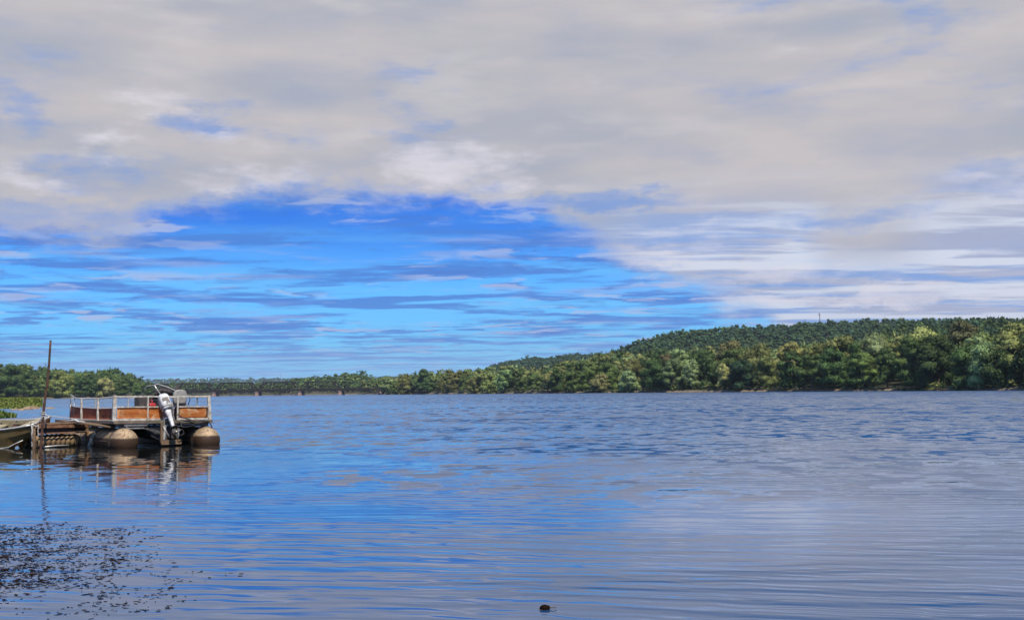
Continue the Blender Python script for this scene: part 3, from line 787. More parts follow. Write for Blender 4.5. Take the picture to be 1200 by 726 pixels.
# ------------------------------------------------------------------ marsh grass spit on the left
def ribbon_grass(name, label, region, n, hmin, hmax, tints, seed, wid):
    r = np.random.default_rng(seed); V, T, C = [], [], []
    for i in range(n):
        x, y, z, hs = region(r)
        h = r.uniform(hmin, hmax) * hs; a = r.uniform(0, 6.28); l = r.uniform(.15, .6) * h
        dx, dy = math.cos(a), math.sin(a); w = wid * r.uniform(.6, 1.4)
        b = len(V)
        V += [(x - dy*w, y + dx*w, z), (x + dy*w, y - dx*w, z), (x + dx*l*.4 - dy*w*.8, y + dy*l*.4 + dx*w*.8, z + h*.6), (x + dx*l*.4 + dy*w*.8, y + dy*l*.4 - dx*w*.8, z + h*.6), (x + dx*l, y + dy*l, z + h*.95)]
        T += [(b, b+1, b+2), (b+1, b+3, b+2), (b+2, b+3, b+4)]
        c = np.array(tints[r.integers(len(tints))]) * r.uniform(.75, 1.25); C += [c] * 5
    me = tri_mesh(name, np.array(V), np.array(T), M['leaf_far'], tint=np.array(C))
    o = bpy.data.objects.new(name, me); COL.objects.link(o); tag(o, label, 'grass', kind='stuff')
def spit_h(x, y):
    # low mud spit running in from the left
    px_ = 600 + F * x / y
    c = 152 + 5 * math.sin(x * .11)
    wdt = 27 * max(0.0, min(1.0, (52 - px_) / 30.0)) ** .6
    if wdt <= 0: return -.5
    q = abs(y - c) / wdt
    return 0.55 * (1 - q ** 2) if q < 1.2 else -.5
def build_spit():
    xs = np.linspace(-150, -50, 140); ys = np.linspace(110, 200, 80)
    X, Y = np.meshgrid(xs, ys, indexing='xy')
    Z = np.vectorize(spit_h)(X, Y)
    o = grid_mesh('river_shore', X, Y, np.maximum(Z, -.5) - .02, M['ground']); tag(o, 'low muddy spit running in from the left', 'shore', kind='structure')
    def reg(r):
        while True:
            px_ = r.uniform(-60, 50) if r.uniform() < .6 else r.uniform(-380, -60); y = r.uniform(124, 180); x = (px_ - 600) / F * y
            z = spit_h(x, y)
            if z > 0.02: return x, y, z - .05, max(.35, min(1.0, z * 2.2))
    ribbon_grass('marsh_grass', 'yellow-green marsh grass on the low spit at the left edge', reg, 70000, .35, .85, [(0.10, 0.14, 0.03), (0.17, 0.20, 0.04), (0.07, 0.10, 0.025), (.22, .22, .06)], 31, .055)
    def reg2(r):
        a = r.uniform(0, 6.28); q = math.sqrt(r.uniform(0, 1)); x0 = (-5 - 600) / F * 70
        return x0 + math.cos(a) * q * .65, 70 + math.sin(a) * q * 2.5, -.05, 1 - .5 * q
    ribbon_grass('grass_tuft', 'near tuft of green reeds in the water at the left edge', reg2, 1200, .35, .75, [(0.08, 0.12, 0.03), (0.14, 0.17, 0.04)], 33, .05)
build_spit()
def stone(name, loc, size, seed, mat, parent=None, rot=0):
    r = np.random.default_rng(seed); v, f = ICO3
    ph = r.uniform(0, 6, 6)
    d = 1 + .16*np.sin(v[:, 0]*3 + ph[0])*np.sin(v[:, 1]*3.3 + ph[1]) + .10*np.sin(v[:, 2]*5 + ph[2]) + .05*np.sin(v[:, 0]*9 + ph[3])*np.sin(v[:, 1]*8 + ph[4])
    me = tri_mesh(name, v * d[:, None] * np.array(size), f, mat, smooth=True)
    o = bpy.data.objects.new(name, me); COL.objects.link(o); o.location = loc; o.rotation_euler = (0, 0, rot); o.parent = parent
    return o
for i, (px_, py_, w_, h_, lab) in enumerate([(37, 478.6, 1.0, .22, 'largest flat tan rock at the end of the grassy spit'), (18, 480.0, .5, .14, 'small brown rock left of the large tan rock'), (25, 480.3, .35, .12, 'smallest brown rock between the other spit rocks'),
                                        (58, 478.5, .6, .12, 'low brown rock right of the leaning pole'), (30, 479.6, .6, .15, 'middle brown rock touching the large tan rock')]):
    p = onwater(px_, py_)
    o = stone('rock', (p.x, p.y, .02), (w_, w_ * .8, h_), 50 + i, M['rock'], rot=i)
    tag(o, lab, 'rock', 'rocks by the grassy spit')

# ------------------------------------------------------------------ bridge
def build_bridge():
    A = at(120, 463.8, 1120); B = at(500, 461.8, 1020)
    A.z = B.z = 0
    root = empty('truss_bridge', (A.x, A.y, 0)); tag(root, 'long dark iron truss railway bridge on stone piers across the river', 'bridge')
    u = (B - A).normalized(); L = (B - A).length; w = Vector((-u.y, u.x, 0))
    def P(s, z, side): return u * s + w * side + Vector((0, 0, z))
    def s_of(px_):   # distance along the bridge where a pier stands
        lo, hi = 0.0, L
        for _ in range(40):
            mid = (lo + hi) / 2; q = A + u * mid
            if 600 + F * q.x / q.y < px_: lo = mid
            else: hi = mid
        return lo
    piers = [s_of(p) for p in (153, 203, 252, 302, 352, 399, 446, 490)]
    zd, zt = 4.8, 12.2
    b = MB()
    for s in (-2.6, 2.6): b.bar(P(0, zd, s), P(L, zd, s), .5, 2.0)
    b.build('deck', M['bridge'], root)
    b = MB(); b.bar(P(0, zd + .9, 0), P(L, zd + .9, 0), 5.6, .3); b.build('track_bed', M['bridge'], root)
    for i in range(len(piers)):
        b = MB(); s = piers[i]
        def rg(z, k): return [P(s - 1.9 * k, z, -4.4 * k), P(s, z, -5.6 * k), P(s + 1.9 * k, z, -4.4 * k), P(s + 1.9 * k, z, 4.4 * k), P(s, z, 5.6 * k), P(s - 1.9 * k, z, 4.4 * k)]
        b.loft([rg(-1, 1.0), rg(3.3, .86)], smooth=False); b.loft([rg(3.303, .98), rg(3.8, .98)], smooth=False)
        b.build('pier', M['pier'], root)
    for i in range(5):
        b = MB(); s0, s1 = piers[i], piers[i + 1]; n = 6; ds = (s1 - s0) / n
        for side in (-2.6, 2.6):
            b.bar(P(s0 + ds, zt, side), P(s1 - ds, zt, side), .7, 1.0)
            b.bar(P(s0 + .4, zd, side), P(s0 + ds, zt, side), .9, .9); b.bar(P(s1 - .4, zd, side), P(s1 - ds, zt, side), .9, .9)
            for k in range(1, n):
                b.bar(P(s0 + ds*k, zd, side), P(s0 + ds*k, zt, side), .55, .55)
                if 1 <= k < n - 1:
                    a0, a1 = (zt, zd) if k < n / 2 else (zd, zt)
                    b.bar(P(s0 + ds*k, a0, side), P(s0 + ds*(k+1), a1, side), .3, .3)
        for k in range(1, n): b.bar(P(s0 + ds*k, zt, -2.6), P(s0 + ds*k, zt, 2.6), .3, .3)
        b.build('truss_span', M['bridge'], root)
build_bridge()

def mast(px_, top, dist, base_px, label, parts):
    x = (px_ - 600) / F * dist
    z0 = float(height(np.array([x]), np.array([dist]))[0])
    zt = CAMZ + (hor(px_) - top) / F * dist
    root = empty('radio_mast', (x, dist, z0)); tag(root, label, 'mast', 'radio masts on the hills')
    H = zt - z0; b = MB()
    for k in range(3):
        a = k * 2.094; b.tube([(math.cos(a)*.7, math.sin(a)*.7, 0), (math.cos(a)*.35, math.sin(a)*.35, H)], .17, 5)
    z = 0; k = 0
    while z < H - 2.5:
        a, a2 = k * 2.094, (k + 1) * 2.094; b.tube([(math.cos(a)*.6, math.sin(a)*.6, z), (math.cos(a2)*.55, math.sin(a2)*.55, z + 2)], .08, 4); z += 1.1; k += 1
    b.build('lattice', M['mast'], root)
    if parts:
        b = MB()
        for k in range(3):
            a = k * 2.094 + .5; b.box((math.cos(a)*.9, math.sin(a)*.9, H - 1.2), (.45, .45, 2.2), (0, 0, a), .05)
        b.tube([(0, 0, H - 2), (0, 0, H + 1.5)], .09, 5)
        b.build('antenna', M['white_paint'], root)
mast(961, 366.5, 1285, 376, 'tall antenna mast with pale panels on top of the long ridge', True)
mast(705, 411.5, 1850, 419, 'dark slim mast on the low hill left of the ridge', False)
mast(328, 437.5, 2950, 445, 'faint far mast on the horizon above the bridge', False)

# ------------------------------------------------------------------ pontoon boat
def arc(c, r, a0, a1, n, plane='xz'):
    out = []
    for i in range(n + 1):
        a = a0 + (a1 - a0) * i / n
        out.append((c[0] + r*math.cos(a), c[1], c[2] + r*math.sin(a)) if plane == 'xz' else (c[0], c[1] + r*math.cos(a), c[2] + r*math.sin(a)))
    return out
def build_pontoon():
    TH = R(35.5)
    Ax = (133 - 600) / F * 28.0
    base = Vector((Ax, 28.0, 0)) + 1.22 * Vector((math.cos(TH), math.sin(TH), 0))
    root = empty('pontoon_boat', base, (R(-0.4), R(0.6), TH))
    tag(root, 'old pontoon boat with faded orange and red panels and white rails moored beside the dock', 'boat')
    W, Lb = 1.22, 4.6; zd = .64; rail = 1.225
    # hull tubes
    for sx in (-1, 1):
        b = MB(); cx, cz, r = sx * 1.03 + .05, .125, .335
        prof = [(-.42, .02), (-.41, .10), (-.375, .19), (-.31, .265), (-.22, .315), (-.10, .335)]
        body = [(y, r) for y in (.9, 1.7, 2.5, 3.3, 4.1, 4.5)]
        nose = [(4.8, .30), (5.1, .21), (5.35, .10), (5.42, .02)]
        rings = []
        for y, rr in prof + body + nose:
            lift = 0.0 if y < 4.5 else (y - 4.5) * .22
            rings.append([(cx + rr*math.cos(a), y, cz + lift + rr*math.sin(a)) for a in [2*math.pi*k/24 for k in range(24)]])
        b.loft(rings)
        tube_ = b.build('hull_tube', M['pontoon'], root)
        for y in (-.05, .05, 1.25, 2.6):
            b = MB(); b.tube([(cx + (r+.004)*math.cos(a), y, cz + (r+.004)*math.sin(a)) for a in [R(-40) + R(260)*k/20 for k in range(21)]], .009, 5)
            b.build('weld_seam', M['dark_metal'], tube_)
        b = MB(); b.tube([(cx - (r+.002), y, cz + .02) for y in (.2, 2, 4.4)], .012, 5); b.build('rub_line', M['dark_metal'], tube_)
        for y in (.15, .85, 1.55, 2.3, 3.1, 3.9):
            b = MB(); b.box((cx*.98, y, .515), (.30, .07, .08)); b.box((cx, y, .475), (.07, .16, .04)); b.build('saddle_bracket', M['bracket'], root)
    # deck and cross members
    b = MB(); b.box((0, Lb/2 + .35, zd - .025), (2*W, Lb + .85, .045), bev=.008); b.build('deck', M['deck'], root)
    for k in range(9):
        b = MB(); b.box((0, .05 + k*.55, .583), (2*W - .04, .06, .06)); b.build('cross_member', M['dark_metal'], root)
    b = MB()
    b.box((0, -.085, zd - .035), (2*W + .02, .03, .075), bev=.006)
    b.box((-W - .012, Lb/2 + .35, zd - .035), (.022, Lb + .85, .07)); b.box((W + .012, Lb/2 + .35, zd - .035), (.022, Lb + .85, .07))
    b.build('deck_trim', M['deck_frame'], root)
    # --- stern fence
    y0 = 0.0
    def fence(name, a, bpt, posts, top=rail, mat=M['white_paint'], pw=.036, lower=.975):
        a, bpt = Vector(a), Vector(bpt); d = bpt - a
        m = MB()
        m.bar(a + Vector((0, 0, top)), bpt + Vector((0, 0, top)), pw, pw, bev=.005)
        m.bar(a + Vector((0, 0, lower)), bpt + Vector((0, 0, lower)), pw*.8, pw*.8)
        m.bar(a + Vector((0, 0, zd + .03)), bpt + Vector((0, 0, zd + .03)), pw, pw*1.1)
        for f in posts:
            q = a + d * f; m.bar((q.x, q.y, zd), (q.x, q.y, top - pw*.5), pw, pw)
        return m.build(name, mat, root)
    fence('stern_rail', (-W + .04, y0, 0), (.02, y0, 0), (.0, .66, 1.0))
    fence('stern_rail', (.36, y0, 0), (W - .06, y0, 0), (0.0, 1.0))
    b = MB(); b.bar((.02, y0, rail), (.36, y0, rail), .04, .04); b.build('stern_rail', M['white_paint'], root)
    def corner(x, lean, w_):
        m = MB(); m.bar((x, y0 - .012, zd - .02), (x + lean, y0 - .012, rail + .03), w_, w_, bev=.008); return m.build('corner_post', M['white_paint'], root)
    corner(-W + .01, .01, .085); corner(W - .02, -.05, .075)
    # orange stern panels, slightly bowed sheets
    def panel(x0, x1, z0, z1, y, mat, name, lab, seed):
        r = np.random.default_rng(seed); g = []
        for i in range(9):
            fz = i / 8; row = []
            for k in range(15):
                fx = k / 14
                row.append((x0 + (x1-x0)*fx, y + .006*math.sin(9*fx + seed) + .005*math.sin(7*fz + 3*fx), z0 + (z1-z0)*fz))
            g.append(row)
        o = MB().sheet(g, .012).build(name, mat, root); tag(o, lab); return o
    panel(-W + .09, .0, zd + .055, .958, y0 + .012, M['orange_panel'], 'side_panel', 'long orange stern panel left of the outboard motor', 1)
    panel(.39, W - .09, zd + .055, .958, y0 + .012, M['orange_panel'], 'side_panel', 'shorter orange stern panel right of the outboard motor', 2)
    # --- port side fence
    Lf = 3.0
    m = MB()
    xL = -W + .03
    posts = [1.35, 2.85]
    for y in posts: m.bar((xL - .02, y, zd), (xL - .02, y, rail - .02), .05, .05)
    m.build('side_rail', M['white_paint'], root)
    m = MB()
    m.tube([(xL, .05, rail - .01), (xL, 1.2, rail - .03), (xL, 2.9, rail - .03), (xL + .01, 3.6, rail + .01), (xL + .04, 4.0, rail + .06), (xL + .07, 4.3, rail + .10)], .016, 6)
    m.tube([(xL, .05, .95), (xL, 1.3, .94), (xL, 2.9, .97), (xL, 3.7, 1.0), (xL + .05, 4.3, 1.08)], .016, 6)
    m.tube([(xL + .02, 3.7, zd), (xL + .02, 3.7, rail + .02)], .017, 6)
    m.tube([(xL + .07, 4.28, zd), (xL + .07, 4.28, 1.08)], .02, 6)
    m.build('side_rail', M['pale_metal'], root)
    g = []
    for i in range(7):
        fz = i / 6; row = []
        for k in range(22):
            fy = k / 21; y = .05 + fy * 4.25
            ztop = .965 + (0.10 * ((y - 3.0) / 1.3) ** 1.5 if y > 3.0 else 0)
            row.append((xL + .012 + .006*math.sin(8*fy) + (.07*((y-3.7)/.6)**2 if y > 3.7 else 0), y, zd + .03 + (ztop - zd - .03) * fz))
        g.append(row)
    o = MB().sheet(g, .012).build('side_panel', M['red_panel'], root); tag(o, 'faded red-brown panel along the port side')
    # starboard side and bow fence
    m = MB(); xR = W - .03
    for y in (.9, 1.8, 2.7, 3.5): m.bar((xR, y, zd), (xR, y, rail - .02), .036, .036)
    m.bar((xR, .03, rail), (xR, 3.6, rail), .036, .036); m.bar((xR, .03, .93), (xR, 3.6, .93), .03, .03)
    m.build('side_rail', M['pale_metal'], root)
    g = [[(xR + .02, .08 + 3.5*k/14, zd + .04 + .87*(.3)*i) for k in range(15)] for i in range(2)]
    MB().sheet(g, .012).build('side_panel', M['red_panel'], root)
    m = MB()
    for x in (-1.1, -.45, .45, 1.1): m.bar((x, 4.3, zd), (x, 4.3, rail - .02), .034, .034)
    m.bar((-1.1, 4.3, rail), (-.45, 4.3, rail), .034, .034); m.bar((.45, 4.3, rail), (1.1, 4.3, rail), .034, .034)
    m.bar((-1.1, 4.3, .93), (-.45, 4.3, .93), .03, .03); m.bar((.45, 4.3, .93), (1.1, 4.3, .93), .03, .03)
    m.build('bow_rail', M['pale_metal'], root)
    # --- helm: console, windscreen frame, folded canvas, seat
    m = MB(); m.box((.05, 1.5, zd + .30), (.5, .4, .6), bev=.03); m.build('console', M['tarp'], root)
    m = MB()
    m.tube([(.23, .75, 1.20), (.10, .78, 1.40), (.02, .8, 1.53), (.10, .8, 1.55), (.38, .82, 1.47), (.70, .86, 1.34), (1.05, .9, 1.23)], .02, 6)
    m.tube([(.02, .8, 1.53), (.05, 1.5, 1.50), (.15, 2.0, 1.40)], .012, 6)
    m.build('canopy_frame', M['pale_metal'], root)
    m = MB(); rr = np.random.default_rng(4); g = []
    for i in range(12):
        fy = i / 11; row = []
        for k in range(16):
            fx = k / 15; e = math.sin(math.pi * fx) * math.sin(math.pi * (.15 + .7*fy))
            row.append((.14 + .62*fx, .85 + .55*fy, 1.22 + .30*e*(1 - .35*fx) + .03*math.sin(14*fx + 5*fy) + rr.uniform(-.012, .012)))
        g.append(row)
    m.sheet(g, .02); m.tube([(.05, .83, 1.27), (.2, .8, 1.40), (.4, .83, 1.36), (.62, .9, 1.27)], [.04, .06, .055, .03], 8)
    m.tube([(.60, .9, 1.28), (.63, .88, 1.42), (.68, .88, 1.53)], [.07, .08, .05], 7)
    m.build('folded_canvas', M['tarp'], root)
    def padded(cx, cy, z0, z1, w_, d_, name, mat, par=root):
        m = MB(); rings = []
        for f, k in ((0, .78), (.08, .95), (.3, 1), (.65, .98), (.85, .86), (.96, .6), (1, .3)):
            z = z0 + (z1 - z0)*f; pts = []
            for q in range(20):
                a = 2*math.pi*q/20; ca, sa = math.cos(a), math.sin(a)
                pts.append((cx + w_/2*k*math.copysign(abs(ca)**.6, ca), cy + d_/2*(.6 + .4*k)*math.copysign(abs(sa)**.6, sa) - .04*f, z))
            rings.append(pts)
        m.loft(rings); return m.build(name, mat, par)
    se = padded(.62, .62, 1.05, 1.41, .36, .14, 'seat_back', M['seat'])
    m = MB(); m.box((.62, .84, 1.02), (.44, .42, .12), bev=.03); m.build('seat', M['seat'], root)
    m = MB(); m.tube([(.62, .84, zd), (.62, .84, .97)], .04, 10); m.box((.62, .84, zd + .015), (.24, .24, .02)); m.build('seat_pedestal', M['dark_metal'], root)
    m = MB(); m.tube([(.86, .64, 1.02), (.90, .62, 1.16), (.87, .64, 1.3)], .012, 6); m.build('seat_arm', M['black'], root)
    # fire extinguisher sized red can standing on the deck is another thing (below)
    # --- centre pod, transom well
    m = MB()
    m.loft([[(-.34, -.02, .50), (.34, -.02, .50), (.30, -.02, .20), (-.05, -.02, .14), (-.30, -.02, .26)], [(-.34, 1.4, .50), (.34, 1.4, .50), (.30, 1.4, .22), (0, 1.4, .16), (-.30, 1.4, .26)],
            [(-.30, 2.4, .50), (.30, 2.4, .50), (.16, 2.4, .40), (0, 2.4, .34), (-.16, 2.4, .40)]], smooth=False)
    m.build('motor_pod', M['tarp'], root)
    g = [[(-.58 + .52*f, -.06 - .03*f, .50 - .24*f*s - .02) for f in [k/8 for k in range(9)]] for s in (0.15, .6, 1.0)]
    MB().sheet(g, .015).build('splash_plate', M['bracket'], root)
    m = MB()
    m.bar((-.06, -.10, .10), (-.06, -.10, .56), .075, .06, bev=.006)
    m.build('transom_post', M['wood'], root)
    m = MB(); m.bar((-.10, -.12, .115), (.42, -.12, .125), .11, .07, up=(0, 0, 1), bev=.008); m.bar((-.10, -.19, .06), (.40, -.19, .07), .05, .045, bev=.006); m.build('transom_beam', M['wood'], root)
    # --- outboard motor, tilted up so its leg kicks aft (built along a tilted frame)
    mt = empty('outboard_motor', (.05, -.17, .86), (R(-24), R(-15), R(-8))); mt.scale = (.86, .86, .94); mt.parent = root
    # local: +z up the shaft, -y aft
    def rr_(z, w_, d_, y=0.0, p=.55, x=0.0, n=20):
        o = []
        for q in range(n):
            a = 2*math.pi*q/n; ca, sa = math.cos(a), math.sin(a)
            o.append((x + w_/2*math.copysign(abs(ca)**p, ca), y + d_/2*math.copysign(abs(sa)**p, sa), z))
        return o
    m = MB()
    m.loft([rr_(.02, .25, .30, -.03), rr_(.05, .29, .38, -.03), rr_(.22, .31, .43, -.03), rr_(.36, .30, .42, -.02), rr_(.44, .26, .37, 0), rr_(.485, .18, .27, .02), rr_(.50, .08, .14, .03)])
    cw = m.build('cowling', M['cowl'], mt)
    m = MB(); m.loft([rr_(.085, .305, .40, -.03), rr_(.10, .305, .40, -.03)]); m.box((0, -.243, .27), (.17, .008, .10)); m.box((0, .13, .46), (.09, .07, .05), bev=.01)
    m.build('cowling_latch', M['dark_metal'], cw)
    m = MB()
    m.loft([rr_(.02, .20, .26, -.02), rr_(-.10, .15, .21, -.01), rr_(-.28, .12, .19, 0), rr_(-.44, .10, .17, 0), rr_(-.50, .09, .16, 0)])
    m.build('midsection', M['cowl'], mt)
    m = MB()
    m.loft([rr_(-.49, .15, .30, -.03, .8), rr_(-.515, .20, .40, -.06, .8), rr_(-.525, .20, .40, -.06, .8)])   # cavitation plate
    m.loft([rr_(-.52, .07, .17, 0, .9), rr_(-.66, .055, .14, 0, .9), rr_(-.70, .05, .13, 0, .9)])
    m.tube([(0, .20, -.70), (0, .16, -.70), (0, .06, -.70), (0, -.10, -.70), (0, -.20, -.70)], [.01, .035, .052, .052, .035], 12)
    m.build('gearcase', M['dark_metal'], mt)
    m = MB(); m.loft([rr_(-.73, .04, .20, -.01, .9, n=10), rr_(-.92, .022, .10, -.05, .9, n=10)]); m.box((0, -.03, -.60), (.085, .16, .12), bev=.01); m.build('skeg', M['skeg'], mt)
    m = MB()
    m.tube([(0, -.19, -.70), (0, -.29, -.70)], [.035, .02], 10)
    for k in range(3):
        a = k*2.094 + .3; ca, sa = math.cos(a), math.sin(a); g = []
        for i in range(5):
            f = i/4; r_ = .03 + .10*f; wd = .05*math.sin(math.pi*(.2 + .7*f))
            g.append([(r_*ca - s*wd*sa, -.24 + s*.03, -.70 + r_*sa + s*wd*ca) for s in (-1, 0, 1)])
        m.sheet(g, .006)
    m.build('propeller', M['bracket'], mt)
    # clamp bracket stays upright
    m = MB()
    for x in (-.02, .20): m.bar((x, -.10, .46), (x + .01, -.07, .90), .028, .10); m.tube([(x, -.02, .80), (x, -.14, .80)], .02, 8)
    m.bar((-.04, -.09, .64), (.24, -.09, .64), .03, .09)
    m.tube([(-.05, -.14, .50), (.03, -.16, .34), (.10, -.17, .22)], .03, 8)
    m.build('clamp_bracket', M['bracket'], root)
    m = MB()
    m.bar((-.03, -.16, .16), (.00, -.14, .52), .05, .05); m.bar((.33, -.14, .20), (.34, -.12, .44), .04, .04)
    m.build('clamp_bracket', M['pale_metal'], root)
    # hoses and cables
    m = MB()
    m.tube([(.30, -.16, .78), (.45, -.14, .70), (.62, -.13, .655), (.80, -.15, .60), (.98, -.14, .625), (1.12, -.12, .60), (1.20, -.10, .50), (1.24, -.06, .42)], .014, 6)
    m.tube([(.26, -.16, .64), (.42, -.17, .55), (.66, -.15, .53), (.9, -.14, .57), (1.05, -.13, .52), (.98, -.12, .48)], .012, 6)
    m.tube([(.33, -.16, .50), (.5, -.17, .46), (.72, -.15, .50), (.8, -.12, .55)], .010, 6)
    m.tube([(.28, -.3, .42), (.40, -.28, .40), (.44, -.26, .32), (.36, -.28, .26), (.30, -.32, .30)], .016, 6)
    m.tube([(.18, -.2, .56), (.30, -.24, .48), (.38, -.26, .50), (.36, -.2, .60)], .014, 6)
    m.build('control_hoses', M['black'], root)
    # ladder stub between port tube and pod
    m = MB()
    m.box((-.70, -.06, .535), (.56, .04, .05)); m.box((-.70, -.06, .46), (.42, .03, .035)); m.bar((-.92, -.07, .30), (-.92, -.07, .58), .03, .03)
    m.build('stern_step', M['bracket'], root)
    root_m = root
    return root_m, TH
boat, TH = build_pontoon()
def boat_pt(x, y, z):
    return boat.matrix_basis @ Vector((x, y, z))
bpy.context.view_layer.update()
def fuel_can():
    p = boat_pt(-.10, .62, .64)
    root = empty('fuel_can', p, (0, 0, TH)); tag(root, 'small red can standing on the deck behind the stern rail', 'fuel can')
    b = MB(); b.box((0, 0, .22), (.17, .28, .42), bev=.035); b.build('body', M['red_plastic'], root)
    b = MB(); b.tube([(0, -.09, .42), (0, -.07, .50), (0, .06, .50), (0, .08, .42)], .013, 6); b.build('handle', M['red_plastic'], root)
    b = MB(); b.tube([(0, .11, .41), (0, .12, .46)], [.03, .026], 10); b.build('cap', M['black'], root)
fuel_can()
def crate():
    p = boat_pt(.10, .70, .64)
    root = empty('storage_box', p, (0, 0, TH)); tag(root, 'black storage box beside the red can on the pontoon boat', 'box')
    b = MB(); b.box((0, 0, .24), (.20, .34, .48), bev=.02); b.build('body', M['black'], root)
    b = MB(); b.box((0, 0, .50), (.22, .36, .045), bev=.012); b.build('lid', M['black'], root)
crate()

# ------------------------------------------------------------------ floating dock, posts, pole, stick
def build_dock():
    A = at(44.5, 523.5, 28.3); A.z = 0
    B = at(102, 520.5, 29.6); B.z = 0
    u = (B - A); L = u.length; ang = math.atan2(u.y, u.x)
    root = empty('floating_dock', A, (0, 0, ang)); tag(root, 'small rusty framed dock section with ribbed drums between the leaning pole and the pontoon boat', 'dock')
    zt = .60
    b = MB()
    for k in range(6): b.box((L/2 + .02*math.sin(k*3), .08 + k*.155, zt - .02 + .004*math.sin(k*2)), (L + .02, .14, .035), bev=.005)
    b.build('deck_boards', M['wood'], root)
    b = MB()
    b.bar((0, -.01, zt - .075), (L, -.01, zt - .095), .05, .07); b.bar((0, -.02, .36), (L - .02, -.02, .345), .035, .035); b.bar((0, .95, zt - .075), (L, .95, zt - .075), .05, .07)
    for x in (0.02, L - .02): b.bar((x, 0, zt - .08), (x, .95, zt - .08), .05, .06)
    b.bar((0.02, .9, .36), (L - .02, .9, .36), .035, .035)
    b.build('frame', M['rust'], root)
    for x, y in ((L - .01, 0), (L - .01, .93), (.02, .93)):
        b = MB(); b.bar((x, y, -.5), (x, y, zt - .05), .07, .05, bev=.005); b.build('leg', M['wood'], root)
    b = MB()   # ribbed drums
    rings = []
    n = 60
    for i in range(n + 1):
        f = i / n; r = .155 + .016 * math.sin(f * math.pi * 2 * 9)
        if i in (0, n): r = .12
        rings.append([(.05 + (L - .18)*f, .20 + r*math.cos(a), .14 + r*math.sin(a)) for a in [2*math.pi*k/20 for k in range(20)]])
    b.loft(rings); b.build('drum', M['drum'], root)
    b = MB(); rings = [[(p[0], p[1] + .48, p[2]) for p in r] for r in rings]; b.loft(rings); b.build('drum', M['drum'], root)
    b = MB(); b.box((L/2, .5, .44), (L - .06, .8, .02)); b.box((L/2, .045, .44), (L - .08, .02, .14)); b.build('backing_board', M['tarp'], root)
    b = MB(); b.tube([(.1, -.08, .03), (.5, -.09, .045), (.85, -.08, .035)], .022, 7); b.build('float_pipe', M['pale_metal'], root)
build_dock()
def build_post():
    p = at(39.5, 523, 28.2)
    root = empty('mooring_post', (p.x, p.y, 0)); tag(root, 'short brown mooring post with white chain, between the olive boat and the leaning pole', 'post')
    b = MB(); b.tube([(0, 0, -.6), (.005, 0, .2), (.0, 0, .56), (.0, 0, .575)], [.045, .045, .043, .03], 9); b.build('post', M['wood'], root)
    b = MB()   # chain links
    pts = [Vector((-.03, -.05, .05 + .03*k)) + Vector((.012*math.sin(k), 0, 0)) for k in range(16)] + [Vector((-.02 + .024*k, -.06, .555 + .012*math.sin(k*1.1))) for k in range(1, 7)] + [Vector((.125 + .008*math.sin(k*1.3), -.06, .545 - .032*k)) for k in range(9)]
    for k in range(len(pts) - 1):
        a, c = pts[k], pts[k + 1]; d = (c - a).normalized(); s = d.cross(Vector((0, 1, 0) if k % 2 else (.7, .7, 0))).normalized()
        mid = (a + c)/2
        ring = [mid + d*.021*math.cos(q*math.pi/4) + s*.011*math.sin(q*math.pi/4) for q in range(9)]
        b.tube(ring, .0055, 5)
    b.build('chain', M['rope'], root)
build_post()
def build_pole():
    a = at(46.5, 533, 27.4); t = at(60, 398.5, 27.4)
    a2 = a + (a - t) * .1
    root = empty('leaning_pole', (a.x, a.y, 0)); tag(root, 'tall thin dark pole leaning out of the water beside the dock', 'pole')
    o = Vector((a.x, a.y, 0)); b = MB()
    n = 12
    pts = [(a2 + (t - a2)*(k/n)) - o + Vector((.012*math.sin(k*.9), 0, 0)) for k in range(n + 1)]
    b.tube(pts, [.034 - .009*k/n for k in range(n + 1)], 9); b.build('shaft', M['pole'], root)
    # rope tied round it, with loose ends
    c = at(50.5, 484.5, 27.4) - o; r = random.Random(3); b = MB()
    b.tube([c + Vector((.045*math.cos(q*.9), .045*math.sin(q*.9), .006*q - .05)) for q in range(20)], .011, 6)
    for k in range(6):
        e = Vector((r.uniform(-.1, .16), r.uniform(-.06, .02), r.uniform(-.30, .04)))
        b.tube([c, c + e*.5 + Vector((.03, -.03, .03)), c + e], .008, 5)
    b.tube([c + Vector((.02, 0, -.03)), c + Vector((.25, .1, -.07)), c + Vector((.55, .4, -.13)), c + Vector((.9, .9, -.17))], .007, 5)
    b.build('tied_rope', M['rope'], root)
build_pole()
def build_stick():
    a = at(103.5, 523, 29.1); t = at(112, 504.5, 29.1); o = Vector((a.x, a.y, 0)); b = MB()
    a.z = -.08
    pts = [a + (t - a)*f + Vector((.008*math.sin(f*9), 0, .004*math.sin(f*7))) for f in (0, .15, .35, .6, .85, 1)]
    b.tube([p - o for p in pts], [.055, .062, .058, .056, .054, .045], 9)
    m = b.build('log', M['bleached'], None); m.location = o; tag(m, 'short bleached log propped between the dock and the left hull tube', 'log')
build_stick()
def build_gangplank():
    a = at(74, 492.0, 29.8); c = at(133, 499.0, 28.2)
    d = c - a; root = empty('gangplank', a + d*.5 - Vector((0, 0, .02)), (0, 0, math.atan2(d.y, d.x))); tag(root, 'narrow dark gangplank lying from the dock to the pontoon boat deck', 'gangplank')
    L = d.length; tilt = math.asin(d.z / L); b = MB()
    for k in range(3): b.box((0, .11*k - .08, .0), (L, .10, .035), (0, -tilt, 0), .005)
    b.build('boards', M['wood'], root)
    b = MB(); b.tube([(-L*.35, -.1, .06), (-L*.2, -.05, .09), (-L*.1, -.12, .055), (.0, -.08, .05)], [.02, .035, .03, .015], 6); b.build('rope_coil', M['rope'], root)
build_gangplank()

